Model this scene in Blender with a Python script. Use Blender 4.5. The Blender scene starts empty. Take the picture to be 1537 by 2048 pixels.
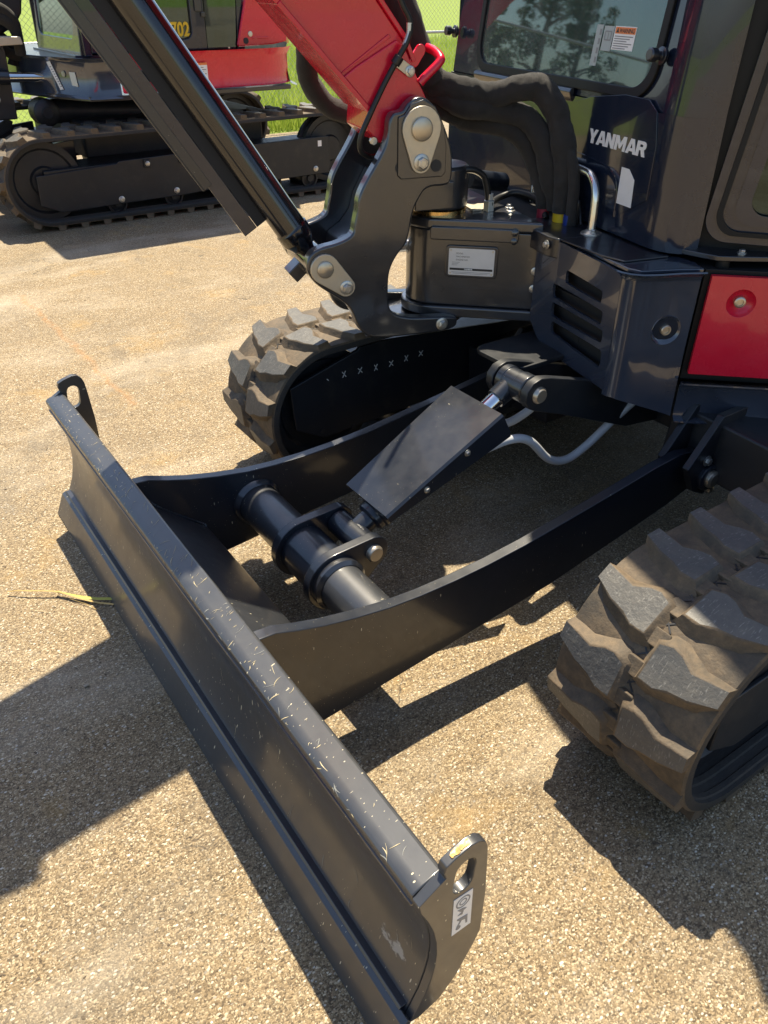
import bpy, math, random
from mathutils import Vector, Matrix, noise
from mathutils.geometry import tessellate_polygon
random.seed(7)
S = bpy.context.scene
COL = S.collection
# ------------------------------------------------------------------ camera
cam = bpy.data.cameras.new("camera"); co = bpy.data.objects.new("camera", cam); COL.objects.link(co)
cr, cu, cf = (-0.82433, 0.5661, 0.00261), (-0.31423, -0.46139, 0.82969), (-0.47089, -0.68312, -0.55822)
co.matrix_world = Matrix(((cr[0], cu[0], -cf[0], 0.43285), (cr[1], cu[1], -cf[1], 1.44517),
                          (cr[2], cu[2], -cf[2], 1.48149), (0, 0, 0, 1)))
cam.sensor_fit = 'VERTICAL'; cam.sensor_height = 24.0; cam.lens = 24.0 * 1555.57 / 2048
cam.clip_start = 0.02; cam.clip_end = 2000
S.camera = co
# ------------------------------------------------------------------ sky and sun
sund = Vector((-0.25, -0.37, 1.0)).normalized()          # towards the sun
W = bpy.data.worlds.new("World"); S.world = W; W.use_nodes = True
nt = W.node_tree; bg = nt.nodes["Background"]
sky = nt.nodes.new("ShaderNodeTexSky"); sky.sky_type = 'NISHITA'; sky.sun_disc = False
sky.sun_elevation = math.asin(sund.z); sky.sun_rotation = math.atan2(sund.x, sund.y)
sky.air_density = 1.0; sky.dust_density = 1.2; sky.ozone_density = 1.0
nt.links.new(sky.outputs[0], bg.inputs[0]); bg.inputs[1].default_value = 0.088
sl = bpy.data.lights.new("sun", 'SUN'); so = bpy.data.objects.new("sun", sl); COL.objects.link(so)
sl.energy = 4.6; sl.angle = math.radians(0.53); sl.color = (1.0, 0.89, 0.69)
so.rotation_euler = (-sund).to_track_quat('-Z', 'Y').to_euler(); so.location = (0, 0, 8)
S.view_settings.view_transform = 'Standard'; S.view_settings.look = 'None'
S.view_settings.exposure = 1.15; S.view_settings.gamma = 1.0; S.view_settings.use_curve_mapping = False
S.render.engine = 'CYCLES'
S.cycles.max_bounces = 8; S.cycles.transparent_max_bounces = 12

# ------------------------------------------------------------------ materials
def new_mat(name):
    m = bpy.data.materials.new(name); m.use_nodes = True
    t = m.node_tree; return m, t, t.nodes["Principled BSDF"]
def nd(t, typ, **kw):
    n = t.nodes.new(typ)
    for k, v in kw.items():
        if k in n.inputs.keys(): n.inputs[k].default_value = v
        else: setattr(n, k, v)
    return n
def coords(t, scale=(1, 1, 1), rot=(0, 0, 0)):
    tc = nd(t, "ShaderNodeTexCoord"); mp = nd(t, "ShaderNodeMapping")
    mp.inputs["Scale"].default_value = scale; mp.inputs["Rotation"].default_value = rot
    t.links.new(tc.outputs["Object"], mp.inputs["Vector"]); return mp.outputs[0]
def ramp(t, fac, stops, interp='LINEAR'):
    r = nd(t, "ShaderNodeValToRGB"); r.color_ramp.interpolation = interp
    while len(r.color_ramp.elements) < len(stops): r.color_ramp.elements.new(0.5)
    for e, (p, c) in zip(r.color_ramp.elements, stops):
        e.position = p; e.color = (c, c, c, 1) if isinstance(c, (int, float)) else (*c, 1)
    t.links.new(fac, r.inputs[0]); return r.outputs[0]
def math_n(t, op, a, b=None, clamp=False):
    n = nd(t, "ShaderNodeMath", operation=op); n.use_clamp = clamp
    for i, v in enumerate((a, b)):
        if v is None: continue
        if isinstance(v, (int, float)): n.inputs[i].default_value = v
        else: t.links.new(v, n.inputs[i])
    return n.outputs[0]
def mix(t, fac, a, b, mode='MIX'):
    n = nd(t, "ShaderNodeMix", data_type='RGBA', blend_type=mode)
    for i, v in ((0, fac), (6, a), (7, b)):
        if i and isinstance(v, (int, float)): v = (v, v, v)
        if isinstance(v, (int, float)): n.inputs[i].default_value = v
        elif isinstance(v, tuple): n.inputs[i].default_value = (*v, 1)
        else: t.links.new(v, n.inputs[i])
    return n.outputs[2]
def noise_n(t, vec, scale, detail=3.0, rough=0.55):
    n = nd(t, "ShaderNodeTexNoise"); n.inputs["Scale"].default_value = scale
    n.inputs["Detail"].default_value = detail; n.inputs["Roughness"].default_value = rough
    t.links.new(vec, n.inputs["Vector"]); return n.outputs[0]
def bump(t, p, h, strength, dist):
    b = nd(t, "ShaderNodeBump"); b.inputs["Strength"].default_value = strength; b.inputs["Distance"].default_value = dist
    t.links.new(h, b.inputs["Height"]); t.links.new(b.outputs[0], p.inputs["Normal"])
def flecks(t, scale, rot, size, keep):
    v = nd(t, "ShaderNodeTexVoronoi"); v.inputs["Scale"].default_value = 1.0
    t.links.new(coords(t, scale, rot), v.inputs["Vector"])
    sep = nd(t, "ShaderNodeSeparateColor"); t.links.new(v.outputs["Color"], sep.inputs[0])
    near = math_n(t, 'LESS_THAN', v.outputs["Distance"], size)
    pick = math_n(t, 'GREATER_THAN', sep.outputs[0], keep)
    return math_n(t, 'MULTIPLY', near, pick)

def paint(name, col, rough, coat=0.0, bumpy=0.0, fleck=None, dust=0.0, mott=0.12, spec=0.5, coat_r=0.04):
    m, t, p = new_mat(name)
    c0 = coords(t)
    n1 = noise_n(t, c0, 5.0, 5)
    c = mix(t, ramp(t, n1, [(0.3, 0.0), (0.75, 1.0)]), tuple(x * (1 - mott) for x in col), tuple(x * (1 + mott) + 0.002 for x in col))
    r = ramp(t, noise_n(t, c0, 22.0, 6), [(0.3, max(0.02, rough - 0.05)), (0.75, rough + 0.07)])
    if dust:
        d = ramp(t, noise_n(t, c0, 9.0, 8, 0.7), [(0.52, 0.0), (0.78, dust)])
        c = mix(t, d, c, (0.22, 0.17, 0.11)); r = mix(t, d, r, 0.8)
    if fleck:
        f = None
        for sc, ro, sz, kp in fleck:
            k = flecks(t, sc, ro, sz, kp); f = k if f is None else math_n(t, 'MAXIMUM', f, k)
        # scratches gather in patches
        patch = ramp(t, noise_n(t, c0, 3.5, 2), [(0.42, 0.0), (0.55, 1.0)])
        f = math_n(t, 'MULTIPLY', f, patch)
        c = mix(t, f, c, (0.60, 0.53, 0.36)); r = mix(t, f, r, 0.7)
    if name == "worn_blade_paint":        # scuffed pale dirt near the near end of the moldboard
        sp = nd(t, "ShaderNodeVectorMath", operation='DISTANCE'); t.links.new(coords(t, (0, 1, 1.4)), sp.inputs[0]); sp.inputs[1].default_value = (0, .895, .20)
        w = math_n(t, 'SUBTRACT', 1.0, math_n(t, 'DIVIDE', sp.outputs["Value"], 0.055), True)
        k = ramp(t, math_n(t, 'ADD', math_n(t, 'MULTIPLY', w, 0.30), noise_n(t, coords(t, (1, 1, 1.3)), 38.0, 5, 0.6)), [(0.68, 0.0), (0.76, 0.6)])
        k = math_n(t, 'MULTIPLY', k, math_n(t, 'GREATER_THAN', w, 0.02)); c = mix(t, k, c, (0.42, 0.41, 0.37)); r = mix(t, k, r, 0.8)
    t.links.new(c, p.inputs["Base Color"]); t.links.new(r, p.inputs["Roughness"])
    p.inputs["Coat Weight"].default_value = coat; p.inputs["Coat Roughness"].default_value = coat_r; p.inputs["Coat IOR"].default_value = 1.6
    p.inputs["Specular IOR Level"].default_value = spec
    if bumpy: bump(t, p, noise_n(t, c0, 60.0, 3), bumpy, 0.0015)
    return m
def metal(name, col, rough, met=1.0, spots=0.0):
    m, t, p = new_mat(name); c0 = coords(t)
    n = noise_n(t, c0, 45.0, 4)
    t.links.new(mix(t, n, tuple(x * 0.85 for x in col), col), p.inputs["Base Color"])
    t.links.new(ramp(t, noise_n(t, c0, 80.0, 4), [(0.3, max(0.03, rough - 0.06)), (0.7, rough + 0.06)]), p.inputs["Roughness"])
    p.inputs["Metallic"].default_value = met
    return m
def plain(name, col, rough=0.5, spec=0.5, mott=0.08, scale=30.0):
    m, t, p = new_mat(name); c0 = coords(t)
    t.links.new(mix(t, noise_n(t, c0, scale, 4), tuple(x * (1 - mott) for x in col), tuple(min(1, x * (1 + mott)) for x in col)), p.inputs["Base Color"])
    p.inputs["Roughness"].default_value = rough; p.inputs["Specular IOR Level"].default_value = spec
    return m

FL1 = [((70, 120, 20), (0.15, 0.1, 0.3), 0.16, 0.90), ((24, 130, 70), (0.2, 0.3, 0.55), 0.14, 0.90), ((110, 260, 60), (-0.35, -0.2, 0.1), 0.15, 0.88), ((40, 240, 40), (0.5, 0.9, -0.4), 0.12, 0.90)]
FL2 = [((120, 40, 30), (0.3, 0.2, 0.7), 0.14, 0.95), ((420, 420, 300), (0, 0.25, 0), 0.22, 0.975)]
MBLADE = paint("worn_blade_paint", (0.026, 0.028, 0.032), 0.46, 0.55, 0.05, FL1, 0.08, spec=0.8, coat_r=0.16)
MARM = paint("satin_black_paint", (0.008, 0.011, 0.018), 0.36, 0.5, 0.03, FL2, 0.02, spec=0.55, coat_r=0.10)
MBLACK = paint("black_machine_paint", (0.010, 0.012, 0.018), 0.32, 0.5, 0.04, None, 0.03, spec=0.7, coat_r=0.1)
MCAST = paint("black_cast_paint", (0.018, 0.019, 0.023), 0.32, 0.9, 0.35, None, 0.0, spec=0.7, coat_r=0.1)
MGLOSS = paint("dark_gloss_panel_paint", (0.034, 0.042, 0.062), 0.20, 1.0, 0.0, None, 0.0, spec=0.7, coat_r=0.03)
MCAB = paint("cab_gloss_paint", (0.012, 0.018, 0.035), 0.16, 0.5, 0.0, None, 0.0, spec=0.45, coat_r=0.02)
MRED = paint("red_machine_paint", (0.66, 0.006, 0.034), 0.26, 0.45, 0.02, None, 0.0, 0.05)
MFRAME = paint("undercarriage_paint", (0.011, 0.013, 0.017), 0.42, 0.0, 0.1, None, 0.12)
MGREY = paint("grey_counterweight_paint", (0.10, 0.11, 0.115), 0.35, 0.2)
MZINC = metal("zinc_plate", (0.62, 0.56, 0.45), 0.42, 0.75)
MPIN = metal("pin_steel", (0.60, 0.53, 0.42), 0.34, 0.85)
MBOLT = metal("bolt_steel", (0.62, 0.60, 0.55), 0.33, 0.9)
MCHROME = metal("chrome_rod", (0.85, 0.86, 0.88), 0.06, 1.0)
MRAIL = metal("polished_rail", (0.80, 0.78, 0.74), 0.20, 1.0)
MGALV = metal("galvanised_steel", (0.50, 0.51, 0.52), 0.45, 0.6)
MWHITE = plain("white_decal", (0.84, 0.83, 0.80), 0.35)
MPLATE = metal("alloy_nameplate", (0.70, 0.71, 0.72), 0.38, 0.35)
MINK = plain("black_print", (0.02, 0.02, 0.022), 0.5)
MGREYINK = plain("grey_print", (0.25, 0.25, 0.25), 0.5)
MORANGE = plain("orange_print", (0.80, 0.22, 0.05), 0.45)
MYELLOW = plain("yellow_tape", (0.80, 0.52, 0.02), 0.4)
MBLUE = plain("blue_tape", (0.015, 0.04, 0.22), 0.4)
MREDTAPE = plain("red_tape", (0.35, 0.03, 0.05), 0.4)
MSEAL = plain("black_rubber_seal", (0.010, 0.010, 0.010), 0.5, 0.3)
MDARK = plain("dark_interior", (0.012, 0.012, 0.013), 0.7)
MHOSE = plain("grey_hydraulic_hose", (0.46, 0.47, 0.48), 0.36)
MCABLE = plain("black_cable", (0.012, 0.012, 0.012), 0.4)
MBRASS = metal("brass_shim", (0.75, 0.50, 0.20), 0.25, 1.0)
MSUNCROSS = plain("painted_sunlight", (0.7, 0.7, 0.66), 0.6)

def rubber(name, base, dusty, amount, rough=0.75, speck=False):
    m, t, p = new_mat(name); c0 = coords(t)
    d = ramp(t, noise_n(t, c0, 7.0, 9, 0.72), [(0.30, 0.0), (0.68, amount)])
    d2 = ramp(t, noise_n(t, c0, 70.0, 5, 0.7), [(0.35, 0.55), (0.65, 1.0)])
    c = mix(t, math_n(t, 'MULTIPLY', d, d2), base, dusty)
    if speck:
        tc = coords(t, (260, 60, 160), (0.1, 0.0, 0.4))
        s = ramp(t, noise_n(t, tc, 1.0, 2), [(0.60, 0.0), (0.72, 0.45)])
        c = mix(t, s, c, (0.30, 0.29, 0.26))
    t.links.new(c, p.inputs["Base Color"]); p.inputs["Roughness"].default_value = rough
    h = math_n(t, 'ADD', noise_n(t, c0, 180.0, 4), math_n(t, 'MULTIPLY', noise_n(t, c0, 40.0, 3), 1.2))
    bump(t, p, math_n(t, 'ADD', h, math_n(t, 'MULTIPLY', noise_n(t, c0, 14.0, 5, 0.7), 2.5)), 0.5, 0.002); return m
MRUB = rubber("dusty_track_rubber", (0.040, 0.035, 0.028), (0.215, 0.148, 0.082), 0.85)
MRUBTOP = rubber("worn_lug_rubber", (0.062, 0.062, 0.061), (0.15, 0.135, 0.11), 0.75, 0.55, True)
MRUBIN = rubber("clean_track_rubber", (0.022, 0.022, 0.022), (0.07, 0.055, 0.038), 0.5)

def fabric():
    m, t, p = new_mat("black_hose_sleeve"); c0 = coords(t)
    w = nd(t, "ShaderNodeTexWave"); w.inputs["Scale"].default_value = 420; w.inputs["Distortion"].default_value = 1.0
    t.links.new(c0, w.inputs["Vector"])
    n = noise_n(t, c0, 30.0, 5, 0.6)
    t.links.new(mix(t, n, (0.011, 0.010, 0.009), (0.040, 0.035, 0.030)), p.inputs["Base Color"])
    p.inputs["Roughness"].default_value = 0.85; p.inputs["Sheen Weight"].default_value = 0.08
    bump(t, p, math_n(t, 'ADD', math_n(t, 'MULTIPLY', w.outputs["Fac"], 0.12), n), 0.7, 0.004); return m
MFAB = fabric()
def glass(name, tint, refl_rough=0.01, dirt=0.06, gain=1.7):
    m, t, p = new_mat(name); out = t.nodes["Material Output"]; t.nodes.remove(p)
    tr = nd(t, "ShaderNodeBsdfTransparent"); tr.inputs[0].default_value = (*tint, 1)
    gl = nd(t, "ShaderNodeBsdfGlossy"); gl.inputs["Roughness"].default_value = refl_rough; gl.inputs[0].default_value = (0.72, 0.90, 0.89, 1)
    fr = nd(t, "ShaderNodeFresnel"); fr.inputs[0].default_value = 1.52
    f2 = math_n(t, 'ADD', math_n(t, 'MULTIPLY', fr.outputs[0], gain), 0.03, True)
    mx = nd(t, "ShaderNodeMixShader"); t.links.new(f2, mx.inputs[0]); t.links.new(tr.outputs[0], mx.inputs[1]); t.links.new(gl.outputs[0], mx.inputs[2])
    df = nd(t, "ShaderNodeBsdfDiffuse"); df.inputs[0].default_value = (0.35, 0.42, 0.40, 1)
    dn = ramp(t, noise_n(t, coords(t, (6, 6, 1.0)), 3.0, 5), [(0.35, dirt * 0.4), (0.7, dirt)])
    m2 = nd(t, "ShaderNodeMixShader"); t.links.new(dn, m2.inputs[0]); t.links.new(mx.outputs[0], m2.inputs[1]); t.links.new(df.outputs[0], m2.inputs[2])
    t.links.new(m2.outputs[0], out.inputs[0]); return m
MGLASS = glass("windshield_glass", (0.42, 0.56, 0.53), 0.022, 0.20)
MGLASS3 = glass("dark_door_glass", (0.30, 0.36, 0.35), 0.01, 0.02, 0.8)
MGLASS2 = glass("tinted_side_glass", (0.30, 0.40, 0.36), 0.015, 0.04)

def ground_mat():
    m, t, p = new_mat("exposed_aggregate_asphalt"); c0 = coords(t)
    wob = noise_n(t, c0, 60.0, 3)
    def cells(scale, sc=(1, 1, 1), rot=(0, 0, 0)):
        v = nd(t, "ShaderNodeTexVoronoi"); v.inputs["Scale"].default_value = scale
        v.inputs["Randomness"].default_value = 1.0
        t.links.new(coords(t, sc, rot), v.inputs["Vector"])
        s = nd(t, "ShaderNodeSeparateColor"); t.links.new(v.outputs["Color"], s.inputs[0])
        return v.outputs["Distance"], s.outputs[0], s.outputs[1]
    d1, r1, g1 = cells(200.0, (1, 1.55, 1), (0, 0, 0.5))
    d2, r2, g2 = cells(300.0, (1.5, 1, 1), (0, 0, -0.7))
    d3, r3, g3 = cells(115.0, (1, 1.45, 1), (0, 0, 1.1))
    base = ramp(t, r1, [(0.0, (0.074, 0.051, 0.027)), (0.22, (0.148, 0.102, 0.052)), (0.5, (0.242, 0.171, 0.088)), (0.78, (0.331, 0.241, 0.131)), (0.93, (0.454, 0.364, 0.224)), (1.0, (0.651, 0.578, 0.422))])
    fine = ramp(t, r2, [(0.0, (0.084, 0.058, 0.032)), (0.4, (0.212, 0.150, 0.077)), (0.85, (0.340, 0.253, 0.140)), (1.0, (0.532, 0.454, 0.307))])
    c = mix(t, ramp(t, g1, [(0.40, 0.0), (0.55, 1.0)]), base, fine)
    # a few larger pale stones
    big = math_n(t, 'MULTIPLY', math_n(t, 'GREATER_THAN', r3, 0.925), math_n(t, 'LESS_THAN', d3, 0.40))
    c = mix(t, big, c, mix(t, g3, (0.22, 0.18, 0.13), (0.66, 0.62, 0.52)))
    # dark gaps between stones
    gap = ramp(t, d1, [(0.45, 0.0), (0.85, 0.38)])
    c = mix(t, gap, c, (0.05, 0.037, 0.024))
    # broad colour drift, grey patches, dark oily patches, ochre patches
    n1 = noise_n(t, coords(t, (1.6, 1, 1), (0, 0, .3)), 1.6, 8, 0.68)
    c = mix(t, ramp(t, n1, [(0.50, 0.0), (0.75, 0.45)]), c, mix(t, 0.5, c, (0.17, 0.145, 0.11)))
    n2 = noise_n(t, coords(t, (1, 1, 1), (0.4, 0.2, 2.0)), 2.6, 7, 0.62)
    c = mix(t, ramp(t, n2, [(0.54, 0.0), (0.74, 0.5)]), c, mix(t, 0.55, c, (0.075, 0.06, 0.042)))
    n3 = noise_n(t, coords(t, (1, 1, 1), (1.4, 0.7, 0.3)), 4.5, 6, 0.7)
    c = mix(t, ramp(t, n3, [(0.56, 0.0), (0.74, 0.5)]), c, (0.36, 0.22, 0.06))
    n4 = noise_n(t, coords(t, (1, 2.2, 1), (0, 0, -.5)), 0.9, 7, 0.7)
    c = mix(t, ramp(t, n4, [(0.50, 0.0), (0.70, 0.40)]), c, (0.50, 0.44, 0.34))
    n5 = noise_n(t, coords(t, (2.4, 1, 1), (0, 0, .9)), 1.1, 8, 0.72)
    c = mix(t, ramp(t, n5, [(0.56, 0.0), (0.66, 0.35)]), c, (0.12, 0.105, 0.085))
    vc = nd(t, "ShaderNodeTexVoronoi"); vc.feature = 'DISTANCE_TO_EDGE'; vc.inputs["Scale"].default_value = 0.75
    wv = nd(t, "ShaderNodeVectorMath", operation='ADD'); nn_ = nd(t, "ShaderNodeTexNoise"); nn_.inputs["Scale"].default_value = 3.0; nn_.inputs["Detail"].default_value = 6
    t.links.new(c0, nn_.inputs["Vector"]); t.links.new(c0, wv.inputs[0]); t.links.new(nn_.outputs["Color"], wv.inputs[1]); t.links.new(wv.outputs[0], vc.inputs["Vector"])
    crack = math_n(t, 'MULTIPLY', math_n(t, 'LESS_THAN', vc.outputs["Distance"], 0.0035), ramp(t, noise_n(t, c0, 2.2, 3), [(0.50, 0.0), (0.60, 0.7)]))
    c = mix(t, crack, c, (0.05, 0.04, 0.03))
    # faint broken darker bands crossing the lot
    sy = nd(t, "ShaderNodeSeparateXYZ"); t.links.new(coords(t, (1, 1, 1), (0, 0, -.62)), sy.inputs[0])
    bands = None
    for off in (-1.15, .35, -2.9):
        w_ = math_n(t, 'ABSOLUTE', math_n(t, 'SUBTRACT', math_n(t, 'ADD', sy.outputs[1], math_n(t, 'MULTIPLY', noise_n(t, c0, .8, 2), .25)), off))
        b_ = ramp(t, w_, [(0.06, 1.0), (0.16, 0.0)]); bands = b_ if bands is None else math_n(t, 'MAXIMUM', bands, b_)
    bands = math_n(t, 'MULTIPLY', bands, ramp(t, noise_n(t, c0, 9.0, 6, .7), [(0.4, 0.0), (0.7, 0.42)]))
    c = mix(t, bands, c, (0.10, 0.088, 0.07))
    # rust run-off line across the lot
    sx = nd(t, "ShaderNodeSeparateXYZ"); t.links.new(c0, sx.inputs[0])
    a, b = Vector((-0.346, -3.42)), Vector((-0.40, -1.645)); dd = (b - a).normalized()
    u = math_n(t, 'SUBTRACT', sx.outputs[0], a.x); v = math_n(t, 'SUBTRACT', sx.outputs[1], a.y)
    perp = math_n(t, 'SUBTRACT', math_n(t, 'MULTIPLY', u, dd.y), math_n(t, 'MULTIPLY', v, dd.x))
    along = math_n(t, 'ADD', math_n(t, 'MULTIPLY', u, dd.x), math_n(t, 'MULTIPLY', v, dd.y))
    perp = math_n(t, 'ADD', perp, math_n(t, 'MULTIPLY', math_n(t, 'SUBTRACT', noise_n(t, c0, 6.0, 4), 0.5), 0.09))
    pa = math_n(t, 'ABSOLUTE', perp)
    line = math_n(t, 'SUBTRACT', 1.0, math_n(t, 'DIVIDE', pa, 0.024), True)
    line = math_n(t, 'MULTIPLY', line, math_n(t, 'MULTIPLY', math_n(t, 'GREATER_THAN', along, 0.0), math_n(t, 'LESS_THAN', along, (b - a).length)))
    line = math_n(t, 'MULTIPLY', line, ramp(t, noise_n(t, c0, 20.0, 4), [(0.3, 0.05), (0.7, 0.6)]))
    c = mix(t, line, c, (0.36, 0.16, 0.035))
    hs = nd(t, "ShaderNodeHueSaturation"); hs.inputs["Saturation"].default_value = 0.96; hs.inputs["Value"].default_value = 1.02; t.links.new(c, hs.inputs["Color"]); c = hs.outputs[0]
    t.links.new(c, p.inputs["Base Color"])
    p.inputs["Roughness"].default_value = 0.72; p.inputs["Specular IOR Level"].default_value = 0.35
    h = math_n(t, 'ADD', math_n(t, 'MULTIPLY', ramp(t, d1, [(0.1, 1.0), (0.75, 0.0)]), 0.8), math_n(t, 'MULTIPLY', ramp(t, d2, [(0.1, 1.0), (0.8, 0.0)]), 0.35))
    h = math_n(t, 'ADD', h, math_n(t, 'ADD', math_n(t, 'MULTIPLY', big, 0.5), math_n(t, 'MULTIPLY', r1, 0.5)))
    bump(t, p, h, 0.55, 0.0026)
    return m
MGROUND = ground_mat()
MSTONE = plain("loose_stone", (0.36, 0.31, 0.23), 0.7, 0.4, 0.55, 40.0)
MGRASSBASE = plain("meadow_soil", (0.17, 0.23, 0.035), 0.9, 0.2, 0.4, 6.0)
def leaf_mat(name, a, b, transl):
    m, t, p = new_mat(name); c0 = coords(t)
    c = mix(t, ramp(t, noise_n(t, c0, 3.0, 5, 0.7), [(0.3, 0.0), (0.7, 1.0)]), a, b)
    t.links.new(c, p.inputs["Base Color"]); p.inputs["Roughness"].default_value = 0.55
    out = t.nodes["Material Output"]; tl = nd(t, "ShaderNodeBsdfTranslucent"); t.links.new(c, tl.inputs[0])
    mx = nd(t, "ShaderNodeMixShader"); mx.inputs[0].default_value = transl
    t.links.new(p.outputs[0], mx.inputs[1]); t.links.new(tl.outputs[0], mx.inputs[2]); t.links.new(mx.outputs[0], out.inputs[0]); return m
MGRASS = leaf_mat("tall_grass_blades", (0.25, 0.36, 0.03), (0.44, 0.51, 0.10), 0.45)
MLEAF = leaf_mat("tree_leaves", (0.035, 0.075, 0.014), (0.085, 0.13, 0.028), 0.3)
MBARK = plain("tree_bark", (0.11, 0.085, 0.06), 0.9, 0.2, 0.35, 12.0)
MSTRAW = plain("dry_straw", (0.52, 0.36, 0.13), 0.6, 0.4, 0.3, 25.0)

# ------------------------------------------------------------------ mesh helpers
I4 = Matrix.Identity(4)
def frame(o, x, y=None, z=None):
    """matrix with the given axes; give x and y, or x and z"""
    x = Vector(x).normalized()
    if y is not None: y = Vector(y); z = x.cross(y).normalized(); y = z.cross(x).normalized()
    else: z = Vector(z); y = z.cross(x).normalized(); z = x.cross(y).normalized()
    o = Vector(o)
    return Matrix(((x.x, y.x, z.x, o.x), (x.y, y.y, z.y, o.y), (x.z, y.z, z.z, o.z), (0, 0, 0, 1)))
XZ = lambda yy: frame((0, yy, 0), (1, 0, 0), (0, 0, 1))        # local (x,y,z) -> (X, -Y.., Z); local z = -Y
class MB:
    def __init__(s): s.v = []; s.f = []; s.mi = []; s.flat = set()
    def add(s, verts, faces, M=I4, mi=0):
        n = len(s.v); s.v += [M @ Vector(v) for v in verts]
        s.f += [tuple(i + n for i in f) for f in faces]; s.mi += [mi] * len(faces)
    def prism(s, poly, z0, z1, M=I4, holes=(), mi=0, cap_mi=None, inset_top=0.0):
        loops = [list(poly)] + [list(h) for h in holes]
        def area(l): return sum(l[i][0] * l[(i + 1) % len(l)][1] - l[(i + 1) % len(l)][0] * l[i][1] for i in range(len(l)))
        if area(loops[0]) < 0: loops[0].reverse()
        for h in loops[1:]:
            if area(h) > 0: h.reverse()
        flat = [p for l in loops for p in l]; N = len(flat)
        tris = tessellate_polygon([[Vector((p[0], p[1], 0)) for p in l] for l in loops])
        verts = [(p[0], p[1], z0) for p in flat] + [(p[0], p[1], z1) for p in flat]
        faces = []
        for a, b, c in tris:
            A, B, C = flat[a], flat[b], flat[c]
            ar = (B[0] - A[0]) * (C[1] - A[1]) - (B[1] - A[1]) * (C[0] - A[0])
            if abs(ar) < 1e-12: continue
            if ar < 0: b, c = c, b
            faces.append((a + N, b + N, c + N)); faces.append((c, b, a))
        k = 0; nc = len(faces)
        for l in loops:
            n = len(l)
            for i in range(n):
                a, b = k + i, k + (i + 1) % n
                faces.append((a, b, b + N, a + N))
            k += n
        n0 = len(s.f); s.add(verts, faces, M, mi)
        s.flat.update(range(n0, n0 + nc))
        if cap_mi is not None:
            for i in range(nc): s.mi[n0 + i] = cap_mi
    def box(s, c, size, M=I4, mi=0):
        x, y, z = (d / 2 for d in size); cx, cy, cz = c
        s.add([(cx + i * x, cy + j * y, cz + k * z) for i in (-1, 1) for j in (-1, 1) for k in (-1, 1)],
              [(0, 1, 3, 2), (4, 6, 7, 5), (0, 4, 5, 1), (2, 3, 7, 6), (0, 2, 6, 4), (1, 5, 7, 3)], M, mi)
    def lathe(s, prof, M=I4, n=28, mi=0, cap=True):
        """prof: list of (r, z) about local z"""
        verts = []; faces = []
        for r, z in prof: verts += [(r * math.cos(2 * math.pi * i / n), r * math.sin(2 * math.pi * i / n), z) for i in range(n)]
        for k in range(len(prof) - 1):
            for i in range(n):
                j = (i + 1) % n; faces.append((k * n + i, k * n + j, (k + 1) * n + j, (k + 1) * n + i))
        if cap:
            if prof[0][0] > 1e-6: faces.append(tuple(reversed(range(n))))
            if prof[-1][0] > 1e-6: faces.append(tuple(range((len(prof) - 1) * n, len(prof) * n)))
        s.add(verts, faces, M, mi)
    def rod(s, a, b, r, n=20, mi=0, r2=None):
        a, b = Vector(a), Vector(b); d = b - a
        q = d.to_track_quat('Z', 'Y').to_matrix().to_4x4(); q.translation = a
        s.lathe([(r, 0), (r if r2 is None else r2, d.length)], q, n, mi)
    def tube(s, pts, r, n=12, sub=8, wr=0.0, seed=0.0, mi=0, closed_ends=True):
        pts = [Vector(p) for p in pts]
        path = []
        for i in range(len(pts) - 1):                      # Catmull-Rom
            p0 = pts[max(i - 1, 0)]; p1 = pts[i]; p2 = pts[i + 1]; p3 = pts[min(i + 2, len(pts) - 1)]
            for k in range(sub):
                t = k / sub
                path.append(0.5 * ((2 * p1) + (p2 - p0) * t + (2 * p0 - 5 * p1 + 4 * p2 - p3) * t * t + (3 * p1 - p0 - 3 * p2 + p3) * t ** 3))
        path.append(pts[-1])
        verts = []; faces = []; up = None
        for i, p in enumerate(path):
            d = (path[min(i + 1, len(path) - 1)] - path[max(i - 1, 0)]).normalized()
            if up is None: up = d.orthogonal().normalized()
            up = (up - d * up.dot(d)).normalized(); sd = d.cross(up)
            for k in range(n):
                a = 2 * math.pi * k / n; rr = r(i / (len(path) - 1)) if callable(r) else r
                dirv = up * math.cos(a) + sd * math.sin(a)
                if wr:
                    q = (p + dirv * rr) * 14 + Vector((seed, seed, seed))
                    rr *= 1 + wr * (noise.noise(q) + 0.6 * abs(noise.noise(q * 2.3 + Vector((3, 1, 7)))) + 0.4 * noise.noise(q * 5.1))
                verts.append(p + dirv * rr)
        for i in range(len(path) - 1):
            for k in range(n):
                j = (k + 1) % n; faces.append((i * n + k, i * n + j, (i + 1) * n + j, (i + 1) * n + k))
        if closed_ends:
            faces.append(tuple(reversed(range(n)))); faces.append(tuple(range((len(path) - 1) * n, len(path) * n)))
        s.add(verts, faces, I4, mi)
    def sweep(s, plan, prof, M=I4, mi=0, closed=False):
        """plan: list of (x,y); prof: list of (outset, z). Surface along the plan, outset to the right of travel."""
        n = len(plan); verts = []
        for i, p in enumerate(plan):
            a = Vector(plan[i - 1] if (i > 0 or closed) else plan[i]); b = Vector(plan[(i + 1) % n] if (i < n - 1 or closed) else plan[i])
            d = (b - a).normalized(); nr = Vector((d.y, -d.x))
            for o, z in prof: verts.append((p[0] + nr.x * o, p[1] + nr.y * o, z))
        m = len(prof); faces = []
        for i in range(n if closed else n - 1):
            j = (i + 1) % n
            for k in range(m - 1): faces.append((i * m + k, j * m + k, j * m + k + 1, i * m + k + 1))
        s.add(verts, faces, M, mi)
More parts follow.
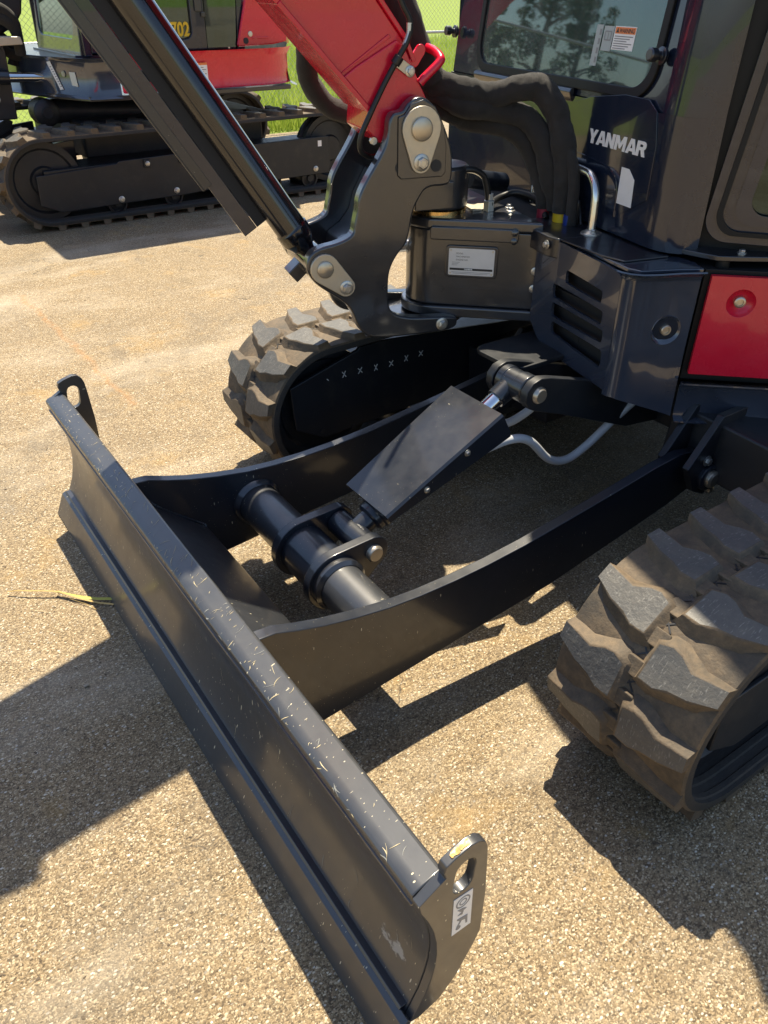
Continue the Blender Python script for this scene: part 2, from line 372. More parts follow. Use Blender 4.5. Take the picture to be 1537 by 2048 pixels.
    def build(s, name, mat, parent=None, bevel=0.0, smooth=40, seg=2, weld=False):
        me = bpy.data.meshes.new(name); me.from_pydata([tuple(v) for v in s.v], [], s.f)
        for m in (mat if isinstance(mat, (list, tuple)) else [mat]): me.materials.append(m)
        for p, i in zip(me.polygons, s.mi): p.material_index = i
        import bmesh
        b = bmesh.new(); b.from_mesh(me); b.faces.ensure_lookup_table()
        for f in b.faces: f.smooth = f.index not in s.flat
        es = list({e for i in s.flat for e in b.faces[i].edges if len(e.link_faces) == 2 and all(q.index in s.flat for q in e.link_faces) and e.link_faces[0].normal.dot(e.link_faces[1].normal) > .9999})
        if es: bmesh.ops.dissolve_limit(b, angle_limit=.002, use_dissolve_boundaries=False, verts=[], edges=es)
        if weld: bmesh.ops.remove_doubles(b, verts=b.verts, dist=1e-5)
        bmesh.ops.recalc_face_normals(b, faces=b.faces); b.to_mesh(me); b.free()
        me.set_sharp_from_angle(angle=math.radians(smooth))
        cnt = {}
        for p in me.polygons:
            for k in p.edge_keys: cnt[k] = cnt.get(k, 0) + 1
        for e in me.edges:
            if cnt.get(e.key, 0) == 1: e.use_edge_sharp = True
        o = bpy.data.objects.new(name, me); COL.objects.link(o)
        if parent is not None: attach(o, parent)
        if bevel:
            md = o.modifiers.new("bevel", 'BEVEL'); md.width = bevel; md.segments = seg; md.limit_method = 'ANGLE'; md.angle_limit = math.radians(40); md.harden_normals = True
        return o
def wmat(o):
    M = o.matrix_basis.copy()
    if o.parent is not None: M = wmat(o.parent) @ o.matrix_parent_inverse @ M
    return M
def attach(o, parent):
    o.parent = parent; o.matrix_parent_inverse = wmat(parent).inverted()
def thing(name, label, cat, loc, group=None):
    o = bpy.data.objects.new(name, None); COL.objects.link(o); o.location = loc; o.empty_display_size = 0.1
    o['label'] = label; o['category'] = cat
    if group: o['group'] = group
    return o
def tag(o, label=None, cat=None, group=None, kind=None):
    for k, v in (('label', label), ('category', cat), ('group', group), ('kind', kind)):
        if v: o[k] = v
    return o
def copy_at(src, M, parent):
    c = src.copy(); COL.objects.link(c); c.parent = parent; c.matrix_parent_inverse = wmat(parent).inverted(); c.matrix_basis = M
    return c
def circ(cx, cy, r, n=20, a0=0, a1=360):
    full = abs(a1 - a0) >= 360
    return [(cx + r * math.cos(math.radians(a0 + (a1 - a0) * i / (n if full else n - 1))), cy + r * math.sin(math.radians(a0 + (a1 - a0) * i / (n if full else n - 1)))) for i in range(n)]
def rrect(x0, y0, x1, y1, r, n=5):
    return circ(x1 - r, y1 - r, r, n, 0, 90) + circ(x0 + r, y1 - r, r, n, 90, 180) + circ(x0 + r, y0 + r, r, n, 180, 270) + circ(x1 - r, y0 + r, r, n, 270, 360)
def slot(a, b, r, n=8):
    a, b = Vector(a), Vector(b); t = math.degrees(math.atan2((b - a).y, (b - a).x))
    return circ(b.x, b.y, r, n, t - 90, t + 90) + circ(a.x, a.y, r, n, t + 90, t + 270)
def teardrop(c1, r1, c2, r2, n=14):
    """hull of two circles"""
    c1, c2 = Vector(c1), Vector(c2); d = c2 - c1; L = d.length; t = math.degrees(math.atan2(d.y, d.x))
    a = math.degrees(math.acos((r1 - r2) / L))
    return circ(c1.x, c1.y, r1, n, t + a, t + 360 - a) + circ(c2.x, c2.y, r2, n, t - a, t + a)
def smooth_poly(poly, it=1):
    for _ in range(it):
        q = []
        for i in range(len(poly)):
            a, b = Vector(poly[i]), Vector(poly[(i + 1) % len(poly)])
            q += [tuple(a * .75 + b * .25), tuple(a * .25 + b * .75)]
        poly = q
    return poly
# bolt: shared mesh, washer + hexagon head, axis +z
bm_ = MB(); bm_.lathe([(1.45, 0), (1.45, .22), (1.30, .30)], n=18); bm_.lathe([(.98, .30), (1.0, .36), (1.0, .95), (.86, 1.08)], n=6); bm_.lathe([(.62, 1.08), (.55, 1.12)], n=12)
_b = bm_.build("bolt", MBOLT, None, 0, 30); BOLTMESH = _b.data; bpy.data.objects.remove(_b)
def bolt(p, nrm, r, parent, name="bolt"):
    o = bpy.data.objects.new(name, BOLTMESH); COL.objects.link(o)
    M = Vector(nrm).to_track_quat('Z', 'Y').to_matrix().to_4x4() @ Matrix.Scale(r, 4); M.translation = Vector(p)
    M = M @ Matrix.Rotation(random.uniform(0, 1), 4, 'Z')
    o.parent = parent; o.matrix_parent_inverse = wmat(parent).inverted(); o.matrix_basis = M
    return o
def text(body, size, M, mat, parent, name, extrude=0.0006, offset=0.0, shear=0.0, space=1.0):
    cu_ = bpy.data.curves.new(name, 'FONT'); cu_.body = body; cu_.size = size; cu_.extrude = extrude; cu_.offset = offset; cu_.shear = shear; cu_.space_character = space
    cu_.resolution_u = 3
    o = bpy.data.objects.new(name, cu_); COL.objects.link(o); bpy.context.view_layer.update()
    me = bpy.data.meshes.new_from_object(o); bpy.data.objects.remove(o)
    me.materials.clear(); me.materials.append(mat)
    o = bpy.data.objects.new(name, me); COL.objects.link(o)
    o.parent = parent; o.matrix_parent_inverse = wmat(parent).inverted(); o.matrix_basis = M
    return o

# ------------------------------------------------------------------ ground, lot, meadow
g = MB(); g.add([(-400, -400, -0.004), (400, -400, -0.004), (400, 400, -0.004), (-400, 400, -0.004)], [(0, 1, 2, 3)])
tag(g.build("meadow_ground", MGRASSBASE), kind='structure')
g = MB(); g.add([(-60, -8.0, 0), (60, -8.0, 0), (60, 70.0, 0), (-60, 70.0, 0)], [(0, 1, 2, 3)])
tag(g.build("asphalt_lot", MGROUND), kind='structure')

# ------------------------------------------------------------------ crawler track builder
LUGPOLY = [(0, 0), (.34, -.16), (.60, -.22), (.78, -.31), (1.0, -.30), (1.0, .26), (.83, .33), (.68, .30), (.47, .18), (0, .27)]
def belt_path(cf_, rf, cr_, rr):
    """closed path (x,z) round two circles, from bottom rear; returns position(s), total"""
    fx, fz = cf_; rx, rz = cr_; d = Vector((fx - rx, fz - rz)); L = d.length; th = math.atan2(d.y, d.x)
    a = math.acos((rr - rf) / L)          # angle of the tangent points
    pts = []
    for i in range(40): an = th + a - (2 * a) * 0; 
    up, lo = th + a, th - a
    def arc(c, r, a0, a1, n): return [(c[0] + r * math.cos(a0 + (a1 - a0) * i / n), c[1] + r * math.sin(a0 + (a1 - a0) * i / n)) for i in range(n + 1)]
    pts += arc((fx, fz), rf, lo, up, 60)                      # bottom front -> nose -> top front
    sag = 0.0
    pts += arc((rx, rz), rr, up, lo + 2 * math.pi, 60)        # top rear -> back -> bottom rear
    return pts
class Belt:
    def __init__(s, pts):
        s.p = [Vector(q) for q in pts]; s.p.append(s.p[0]); s.c = [0]
        for a, b in zip(s.p, s.p[1:]): s.c.append(s.c[-1] + (b - a).length)
        s.L = s.c[-1]
    def at(s, u):
        u %= s.L
        lo, hi = 0, len(s.c) - 1
        while hi - lo > 1:
            m = (lo + hi) // 2
            if s.c[m] <= u: lo = m
            else: hi = m
        a, b = s.p[lo], s.p[lo + 1]; t = (u - s.c[lo]) / max(1e-9, s.c[lo + 1] - s.c[lo])
        d = (s.at_dir(lo) if False else (b - a)).normalized()
        return a + (b - a) * t, d
def make_track(root, y0, y1, cf_, rf, cr_, rr, pitch_n, h, marks=True, phase=0.0):
    """rubber crawler between y0 (inner) and y1; returns the part"""
    b = Belt(belt_path(cf_, rf, cr_, rr)); th = 0.026; N = 220; w = abs(y1 - y0); ym = (y0 + y1) / 2
    m = MB(); verts = []; lo, hi = min(y0, y1), max(y0, y1)
    prof = [(lo + .004, 0), (lo, -.006), (lo, -th), (lo + .05, -th), (lo + .055, -th - .012), (hi - .085, -th - .012), (hi - .080, -th), (hi - .062, -th), (hi - .059, -th - .005), (hi - .046, -th - .005), (hi - .043, -th), (hi - .026, -th), (hi - .023, -th - .004), (hi - .012, -th - .004), (hi - .009, -th), (hi, -th), (hi, -.006), (hi - .004, 0)]
    K = len(prof)
    for i in range(N):
        p, d = b.at(b.L * i / N); nn = Vector((d.y, -d.x))         # outward (path runs nose upwards: outward is right)
        for y, o in prof: verts.append((p.x + nn.x * o, y, p.y + nn.y * o))
    fs = []; mi = []
    for i in range(N):
        j = (i + 1) % N
        for k in range(K):
            l = (k + 1) % K; fs.append((i * K + k, j * K + k, j * K + l, i * K + l)); mi.append(0 if k in (0, K - 2, K - 1) or l == 0 else 1)
    m.add(verts, fs); m.mi = mi
    belt = m.build("rubber_track", [MRUB, MRUBIN], root, 0, 50)
    pitch = b.L / pitch_n; half = w / 2 - 0.018
    def lugmesh(sgn):
        q = MB(); base = [((v - 1) * half * 1.0 - .018, u * pitch) for v, u in LUGPOLY]      # across (negative = inner row), along
        base = [(x * sgn, y) for x, y in base]
        cx = sum(x for x, _ in base) / len(base); cy = sum(y for _, y in base) / len(base)
        rings = [(1.0, .026, -.010), (1.0, .017, .0015), (1.0, .009, h * .5), (1.0, .005, h - .004), (1.0, .0025, h - .001), (1.0, -.002, h)]
        n = len(base); vs = []
        for s_, e, z in rings:
            for x, y in base:
                d = Vector((x - cx, y - cy)); L = d.length; d = d / L
                xx = x + d.x * e; xx = max(-half - .0165, min(half + .0165, xx))
                vs.append((xx, y + d.y * e, z))
        f = []
        for k in range(len(rings) - 1):
            for i in range(n):
                j = (i + 1) % n; f.append((k * n + i, k * n + j, (k + 1) * n + j, (k + 1) * n + i))
        q.add(vs, f, I4, 0); tr = tessellate_polygon([[Vector((x, y, 0)) for x, y in base]])
        q.add(vs[-n:], [tuple(t) for t in tr], I4, 1)
        return q
    def place(u):
        p, d = b.at(u % b.L); p2, d2 = b.at((u + pitch * .2) % b.L); p0, d0 = b.at((u - pitch * .2) % b.L)
        d = (d + d2 + d0).normalized()
        t = Vector((d.x, 0, d.y)); nn = Vector((d.y, 0, -d.x)); yv = nn.cross(t) * -1
        # local x = across (towards y1 for +), local y = along, local z = out
        ydir = Vector((0, 1 if y1 > y0 else -1, 0))
        M = Matrix(((ydir.x, t.x, nn.x, p.x), (ydir.y, t.y, nn.y, ym), (ydir.z, t.z, nn.z, p.y), (0, 0, 0, 1)))
        return M
    for sgn, off in ((1, 0.0), (-1, 0.5)):
        o0 = lugmesh(sgn).build("tread_lug", [MRUB, MRUBTOP], None, 0, 58)
        for i in range(pitch_n):
            c = copy_at(o0, place((i + off + phase) * pitch), belt)
        bpy.data.objects.remove(o0)
    q = MB(); q.prism(rrect(-.026, -.019, .026, .019, .006, 3), -.008, h * .55); o0 = q.build("link_block", MRUB, None, 0.003, 35)
    for i in range(pitch_n * 2): copy_at(o0, place((i * .5 + .28 + phase) * pitch), belt)
    bpy.data.objects.remove(o0)
    if marks:
        q = MB(); q.box((0, 0, .0008), (.040, .0032, .0016), Matrix.Rotation(.75, 4, 'Z')); q.box((0, 0, .0007), (.040, .0032, .0014), Matrix.Rotation(-.75, 4, 'Z'))
        o0 = q.build("slit_mark", MINK, None)
        for i in range(pitch_n * 2): copy_at(o0, place((i * .5 + .03 + phase) * pitch), belt)
        bpy.data.objects.remove(o0)
    return belt

def wheel(name, c, r, w, parent, mat=MFRAME, bolts=0):
    m = MB(); M = frame(c, (1, 0, 0), z=(0, 1, 0))
    m.lathe([(0.02, -w / 2 - .01), (r * .35, -w / 2 - .01), (r * .4, -w / 2 + .01), (r * .78, -w / 2 + .016), (r * .84, -w / 2), (r, -w / 2), (r, -w * .2), (r * .92, -w * .12), (r * .92, w * .12), (r, w * .2), (r, w / 2),
             (r * .84, w / 2), (r * .78, w / 2 - .016), (r * .4, w / 2 - .01), (r * .35, w / 2 + .01), (0.02, w / 2 + .01)], M, 40)
    return m.build(name, mat, parent, 0, 40)

# ================================================================== THE EXCAVATOR IN FRONT
EX = thing("excavator", "large black and red compact excavator filling the foreground, scratched dozer blade lowered on the asphalt", "excavator", (-1.85, 0, 0))
R0 = XZ(0)                         # profile plane: local (x, y) = world (X, Z), local z = -Y
def PX(m, poly, ya, yb, **k): m.prism(poly, -max(ya, yb), -min(ya, yb), R0, **k)
# ---- dozer blade
HW = 0.98
m = MB()
front = [(.050, .400), (.047, .383), (.034, .345), (.022, .305), (.015, .265), (.013, .230), (.015, .195), (.021, .160), (.032, .120), (.048, .085), (.060, .062)]
back = [(.046, .062), (.034, .085), (.018, .118), (.007, .155), (.001, .195), (-.001, .230), (.001, .268), (.008, .308), (.016, .345), (.012, .375), (.000, .392), (-.010, .412), (-.004, .425), (.002, .427)]
lip = [(.030, .418), (.044, .414), (.051, .408)]
PX(m, front + back + lip, -HW, HW - .016)
blade = m.build("dozer_blade", MBLADE, EX, 0.003, 32)
m = MB(); PX(m, [(.062, .078), (.074, .071), (.104, .004), (.101, .000), (.088, .000), (.055, .066)], -HW - .002, HW + .002)
m.build("cutting_edge", MBLADE, blade, 0.0015, 15)
m = MB(); PX(m, [(.0615, .0835), (.0655, .0785), (.0585, .0675), (.0485, .074), (.046, .083)], -HW + .01, HW - .02); m.build("weld_seam", MBLACK, blade, 0.001)
# crease welded along the moldboard under the lip
m = MB(); m.tube([(.0465, y, .378) for y in (-HW + .01, -.5, 0, .5, HW - .02)], .0032, 6, 10, .25); m.build("lip_weld", MBLADE, blade)
eye = [(.051, .404), (.004, .432), (.008, .447), (.004, .460), (-.012, .467), (-.040, .475), (-.056, .472), (-.068, .461), (-.074, .444), (-.076, .420), (-.082, .318), (-.081, .207), (-.069, .176), (-.037, .110), (-.004, .072), (.040, .058), (.058, .064), (.046, .085), (.030, .120), (.019, .160), (.013, .195), (.011, .230), (.013, .265), (.020, .305), (.032, .345), (.047, .383)]
hole = slot((-.031, .388), (-.034, .424), .019)
for ya, yb in ((HW - .016, HW + .001), (-HW - .001, -HW + .016)):
    m = MB(); PX(m, eye, ya, yb, holes=[hole]); e = m.build("lifting_eye_plate", MBLADE, blade, 0.002)
# rust worn bare on the near eye, as thin patches lying on its edge
def patch(name, pts, M, mat, parent, th=.0006):
    q = MB(); q.prism(pts, 0, th, M); return q.build(name, mat, parent)
MRUST, _t, _p = new_mat("bare_rusty_steel"); _t.links.new(ramp(_t, noise_n(_t, coords(_t), 70.0, 5), [(0.35, (0.35, 0.15, 0.03)), (0.5, (0.55, 0.33, 0.08)), (0.62, (0.72, 0.64, 0.48))]), _p.inputs["Base Color"]); _p.inputs["Roughness"].default_value = 0.55
P = [(-.008, .4665), (-.024, .4712), (-.042, .4757)]
for (x0, z0), (x1, z1), in zip(P, P[1:]):
    d = Vector((x1 - x0, 0, z1 - z0)); q = frame((x0, HW - .013, z0 + .0006), d, (0, 1, 0)); patch("bare_patch", smooth_poly([(0, .002), (d.length, .000), (d.length, .010), (d.length * .7, .012), (d.length * .3, .009), (0, .011)]), q, MRUST, blade)
# pictogram sticker on the near eye plate
M = frame((-.055, HW + .0012, .256), (1, 0, 0), (0, 0, 1)); M = M @ Matrix.Scale(-1, 4, (0, 0, 1))
m = MB(); m.prism([(0, 0), (.038, 0), (.040, .102), (.003, .100)], 0, .0006, M); st = m.build("sling_sticker", MWHITE, blade)
M2 = M.copy(); M2.translation += Vector((0, .0007, 0))
m = MB(); m.prism(circ(.021, .082, .014, 18), 0, .0004, M2, holes=[circ(.021, .082, .0115, 18)]); m.prism(circ(.021, .082, .0075, 14), 0, .0004, M2, holes=[circ(.021, .082, .0055, 14)])
m.prism([(.012, .058), (.020, .064), (.031, .066), (.022, .054), (.030, .050), (.020, .046), (.018, .056)], 0, .0004, M2)
m.prism([(.009, .036), (.030, .040), (.030, .037), (.024, .030), (.030, .018), (.026, .018), (.020, .029), (.013, .026), (.011, .012), (.008, .012)], 0, .0004, M2); m.prism(circ(.026, .013, .005, 10), 0, .0004, M2)
m.build("sling_pictogram", MGREYINK, blade)
# scratches: thin raised slivers of scraped paint and dried mud
SP = [Vector(p) for p in [(.002, .427), (.030, .418), (.044, .414), (.051, .408)] + front]
SC = [0]
for p, q in zip(SP, SP[1:]): SC.append(SC[-1] + (q - p).length)
def surf(sv):
    sv = max(0, min(SC[-1] - 1e-4, sv)); k = max(i for i in range(len(SC) - 1) if SC[i] <= sv); d = (SP[k + 1] - SP[k]).normalized(); p = SP[k] + d * (sv - SC[k]); return p, Vector((-d.y, d.x)) * (1 if Vector((-d.y, d.x)).dot(Vector((.3, .2))) > 0 else -1)
rs = random.Random(21)
def scratch(m, y, sv, ang, L, w, curl):
    n = max(3, int(L / .006)); vs = []
    for i in range(n + 1):
        u = i / n; a = ang + curl * (u - .5); yy = y + math.cos(ang) * L * (u - .5) + curl * L * .3 * math.sin(u * 3.1); ss = sv + math.sin(a) * L * (u - .5)
        p, nr = surf(ss); ww = w * (.35 + .65 * math.sin(3.14 * min(1, u * 1.15 + .02))) * rs.uniform(.6, 1.2)
        pa, na = surf(ss + math.cos(ang) * ww); dy = -math.sin(ang) * ww
        vs += [(pa.x + na.x * .0005, max(-HW + .002, min(HW - .018, yy + dy)), pa.y + na.y * .0005), (p.x + nr.x * .0007, max(-HW + .002, min(HW - .018, yy)), p.y + nr.y * .0007)]
    m.add(vs, [(2 * i, 2 * i + 1, 2 * i + 3, 2 * i + 2) for i in range(n)], I4, 0 if rs.random() < .7 else 1)
m = MB()
for _ in range(300):
    y = rs.uniform(-.9, HW - .03) if rs.random() < .55 else rs.gauss(.15, .45)
    if abs(y) > HW - .03: continue
    r_ = rs.random()
    if r_ < .36: scratch(m, y, rs.uniform(.003, .05), rs.gauss(1.0, .5), .006 + .030 * rs.random() ** 2.5, rs.uniform(.0007, .0019), rs.uniform(-.6, .6))
    elif r_ < .56: scratch(m, y, rs.gauss(.052, .004), rs.gauss(.2, .6), .005 + .02 * rs.random() ** 2, rs.uniform(.001, .0028), rs.uniform(-1, 1))
    else: scratch(m, y, .06 + (SC[-1] - .07) * rs.random() ** 1.1, rs.gauss(1.35, .35), .006 + .045 * rs.random() ** 3, rs.uniform(.0005, .0014), rs.uniform(-.8, .8))
MSCR = plain("scraped_pale_paint", (.56, .47, .29), .6, .3, .35, 60.0)
o = m.build("scratch", [MSCR, plain("scraped_grey_paint", (.32, .32, .29), .5, .4, .3, 60.0)], blade); o["kind"] = "stuff"
# sloping stiffener behind the blade
m = MB(); PX(m, [(.000, .365), (-.183, .205), (-.192, .190), (-.150, .120), (-.020, .070), (-.014, .080), (-.145, .130), (-.178, .190), (.000, .345)], -.34, .335)
m.build("back_stiffener", MBLADE, blade, 0.002)
# ---- push arms
arm = [(-.003, .405), (-.05, .402), (-.10, .384), (-.16, .366), (-.24, .348), (-.33, .333), (-.42, .326), (-.52, .324), (-.62, .327), (-.74, .336), (-.88, .354), (-1.05, .377), (-1.22, .402), (-1.32, .410), (-1.40, .395), (-1.435, .355), (-1.43, .310), (-1.39, .272), (-1.30, .245), (-.85, .158), (-.15, .080), (-.03, .075), (.010, .12), (-.004, .2), (-.004, .3)]
for ya, yb in ((.333, .363), (-.381, -.351)):
    m = MB(); PX(m, arm, ya, yb); a = m.build("push_arm", MARM, EX, 0.0025)
    bossy = yb if ya > 0 else ya
    m = MB(); m.lathe([(.034, -.075), (.040, -.07), (.040, .07), (.034, .075)], frame((-1.392, (ya + yb) / 2, .335), (1, 0, 0), z=(0, 1, 0)), 24); m.build("pivot_bush", MARM, a, .001)
def bead(pts, parent, r=.004, name="weld_bead"):
    L = sum((Vector(a) - Vector(b)).length for a, b in zip(pts, pts[1:])); m = MB(); m.tube(pts, lambda u: r * (1 + .22 * math.sin(u * L * 900)), 7, max(4, int(L / .0018 / max(1, len(pts) - 1)))); m.build(name, MCAST, parent)
bead([(-.004, -.350, .395), (-.060, -.350, .312), (-.183, -.350, .206)], blade); bead([(-.183, -.350, .206), (-.186, -.350, .14)], blade)
bead([(-.004, .332, .385), (-.060, .332, .312), (-.183, .332, .206)], blade)
bead([(-.004, .3645, .395), (.004, .3645, .30), (.002, .3645, .22), (.012, .3645, .10)], blade)
# ---- cross tube, lugs and blade cylinder
TX, TZ, TR = -.350, .222, .062
m = MB(); m.lathe([(TR, -.352), (TR, .334)], frame((TX, 0, TZ), (1, 0, 0), z=(0, 1, 0)), 40); tube = m.build("cross_tube", MBLADE, EX)
for ys, d in ((-.350, 1), (.332, -1)):
    m = MB(); m.lathe([(TR + .014, 0), (TR + .012, d * .006), (TR + .002, d * .016)], frame((TX, ys, TZ), (1, 0, 0), z=(0, 1, 0)), 36, cap=False); m.build("weld_fillet", MCAST, tube)
PINX, PINZ = -.462, .268
for ya in (-.100, .072):
    m = MB(); pl = teardrop((TX, TZ), .086, (PINX, PINZ), .046, 18); PX(m, pl, ya, ya + .028); m.build("cylinder_lug", MARM, tube, .0025)
m = MB(); m.lathe([(TR + .008, -.072), (TR + .008, .072)], frame((TX, 0, TZ), (1, 0, 0), z=(0, 1, 0)), 36); m.build("tube_sleeve", MARM, tube, .002)
m = MB(); m.lathe([(TR + .012, .100), (TR + .012, .118), (TR + .002, .126)], frame((TX, 0, TZ), (1, 0, 0), z=(0, 1, 0)), 36, cap=False); m.build("weld_fillet", MCAST, tube)
m = MB(); m.lathe([(.024, -.106), (.024, .108), (.019, .115)], frame((PINX, 0, PINZ), (1, 0, 0), z=(0, 1, 0)), 24); m.build("pin", MPIN, tube, .001)
RX, RZ = -1.000, .572
A, Bp = Vector((PINX, 0, PINZ)), Vector((RX, 0, RZ)); ax = (Bp - A).normalized(); nrm = Vector((-ax.z, 0, ax.x)); nrm = nrm if nrm.z > 0 else -nrm
CY = frame(A, ax, z=nrm)           # local x along the cylinder, y across, z away from it
m = MB(); m.rod(A - ax * .0, A + ax * .075, .030); m.lathe([(.037, -.070), (.037, .070)], frame(A, (1, 0, 0), z=(0, 1, 0)), 28)
q = ax.to_track_quat('Z', 'Y').to_matrix().to_4x4(); q.translation = A
m.lathe([(.036, .060), (.044, .066), (.044, .080), (.050, .084), (.050, .112), (.045, .116), (.045, .47), (.040, .475)], q, 30); cyl = m.build("blade_cylinder", MARM, EX, 0.001)
m = MB(); m.rod(A + ax * .46, Bp - ax * .05, .023, 24); m.build("chrome_rod", MCHROME, cyl)
m = MB(); m.rod(Bp - ax * .072, Bp, .029, 24, r2=.033); m.build("rod_end", MARM, cyl, .002)
m = MB(); m.lathe([(.038, -.036), (.042, -.032), (.042, -.012), (.039, -.010), (.039, .03), (.042, .032), (.042, .066), (.038, .070)], frame(Bp, (1, 0, 0), z=(0, 1, 0)), 30); m.build("rod_eye", MARM, cyl, .001)
m = MB(); m.lathe([(.024, .06), (.024, .106), (.018, .114)], frame(Bp, (1, 0, 0), z=(0, 1, 0)), 24); m.build("pin", MPIN, cyl, .001)
# bent sheet cover: top and two flanks, deeper at the rear
x0, x1 = .082, .492; hz = .062
m = MB()
c = [(x0, hz), (x1, hz)]
sec = lambda x, dep, w=.100, h0=0: [(x, -w, hz - h0 - dep), (x, -w, hz - h0 - .006), (x, -w + .006, hz - h0), (x, w - .006, hz - h0), (x, w, hz - h0 - .006), (x, w, hz - h0 - dep)]
vs = sec(x0, .024) + sec(x0 + .20, .056, .1055, .004) + sec(x1 - .005, .084, .1115, .009) + sec(x1, .066, .1115, .009)
fs = []
for i in range(3):
    for k in range(5): fs.append((i * 6 + k, (i + 1) * 6 + k, (i + 1) * 6 + k + 1, i * 6 + k + 1))
m.add(vs, fs, CY); cover = m.build("cylinder_cover", MARM, cyl, 0, 25)
sd = cover.modifiers.new("sheet", 'SOLIDIFY'); sd.thickness = .004; sd.offset = -1
for x, s in ((.20, 1), (.21, -1), (.355, -1)): bolt(CY @ Vector((x, s * (.1010 + .028 * (x - .082)), hz - .024)), CY.to_3x3() @ Vector((0, s, 0)), .0065, cover)
bolt(CY @ Vector((.335, .1080, hz - .034)), CY.to_3x3() @ Vector((0, 1, 0)), .0075, cover)
# hydraulic hoses of the blade cylinder
for pts in ([(-.80, .07, .432), (-.915, .085, .452), (-1.00, .085, .425), (-1.10, .075, .33), (-1.19, .065, .292), (-1.27, .067, .315), (-1.35, .085, .385), (-1.42, .11, .455), (-1.46, .13, .50)],
            [(-.80, -.06, .43), (-.93, -.05, .44), (-1.02, -.045, .415), (-1.10, -.04, .43), (-1.20, -.03, .49)]):
    m = MB(); m.tube(pts, .0125, 14, 10); m.build("hydraulic_hose", MHOSE, cyl)
# ---- undercarriage frame
m = MB(); m.box((-1.95, 0, .405), (.80, .66, .15)); m.box((-1.95, 0, .30), (.46, .50, .10))
for s in (-1, 1):
    for xc in (-1.52, -2.38):
        m.prism([(-.11, -.14), (.11, -.14), (.12, .03), (-.12, .05)], 0, .42, frame((xc, s * .24, .36), (1, 0, 0), z=(0, s, -.05)))
m.lathe([(.34, .47), (.34, .545)], frame((-1.95, 0, 0), (1, 0, 0), z=(0, 0, 1)), 40)
chassis = m.build("undercarriage_frame", MFRAME, EX, .008)
ear = [(-1.55, .46), (-1.04, .612), (-1.005, .619), (-.975, .611), (-.956, .590), (-.953, .563), (-.966, .540), (-.990, .526), (-1.10, .485), (-1.40, .36), (-1.62, .33)]
for ya in (-.064, .076):
    m = MB(); PX(m, ear, ya, ya + .026); m.build("cylinder_ear", MFRAME, chassis, .003)
m = MB(); m.prism(rrect(-.16, -.10, .20, .10, .04), 0, .014, frame((-1.24, -.13, .575), (1, 0, 0), (0, 1, 0))); m.build("guard_plate", MFRAME, chassis, .003)
for s in (-1, 1):
    for yo in (.300, .385):
        brk = [(-1.310, .400), (-1.297, .385), (-1.345, .300), (-1.40, .272), (-1.46, .29), (-1.62, .36), (-1.62, .52), (-1.405, .52)]
        m = MB(); PX(m, brk, s * yo, s * (yo + .022)); b_ = m.build("arm_bracket", MFRAME, chassis, .003)
    m = MB(); m.lathe([(.026, -.07), (.026, .082), (.020, .088)], frame((-1.392, s * .350, .335), (1, 0, 0), z=(0, s, 0)), 22); m.build("pivot_pin", MPIN, chassis, .001)
    bolt((-1.375, s * .408, .392), (0, s, 0), .011, chassis); bolt((-1.42, s * .408, .285), (0, s, 0), .011, chassis)
# ---- tracks
CF, RF, CR, RR = (-.805, .262), .241, (-2.72, .285), .264
for s in (1, -1):
    make_track(EX, s * .655, s * 1.0, CF, RF, CR, RR, 39, .020, phase=0.35 if s > 0 else 0.1)
    m = MB()
    fr_ = [(-.655, .375), (-.925, .452), (-.932, .462), (-1.05, .462), (-1.72, .405), (-2.4, .40), (-2.4, .19), (-1.6, .20), (-.78, .155), (-.668, .215)]
    PX(m, fr_, s * .685, s * .70); PX(m, [(-.75, .36), (-2.4, .36), (-2.4, .17), (-.80, .17)], s * .70, s * .955); PX(m, [(-.70, .335), (-.70, .20), (-.80, .15), (-2.4, .15), (-2.4, .335)], s * .955, s * .967)
    tf = m.build("track_frame", MFRAME, EX, .004)
    wheel("idler_wheel", (CF[0], s * .8275, CF[1]), .205, .20, tf); wheel("sprocket", (CR[0], s * .8275, CR[1]), .225, .12, tf)
    for x in (-1.15, -1.5, -1.85, -2.2): wheel("track_roller", (x, s * .8275, .105), .055, .24, tf)
    for i, x in enumerate((-.77, -.90)): 
        m = MB(); m.lathe([(.010, 0), (.010, .002)], frame((x, s * .6845, .185 - .02 * i), (1, 0, 0), z=(0, -s, 0)), 12); m.build("drain_hole", MINK, tf)
    if s < 0:  # pale strips painted as sunlight coming through the track's X slits
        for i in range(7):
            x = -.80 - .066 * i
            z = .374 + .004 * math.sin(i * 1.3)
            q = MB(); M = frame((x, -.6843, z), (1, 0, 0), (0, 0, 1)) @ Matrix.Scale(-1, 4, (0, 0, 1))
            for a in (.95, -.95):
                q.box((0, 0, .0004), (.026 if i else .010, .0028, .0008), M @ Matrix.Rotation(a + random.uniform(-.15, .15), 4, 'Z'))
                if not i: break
            q.build("sunlight_cross", MSUNCROSS, tf)

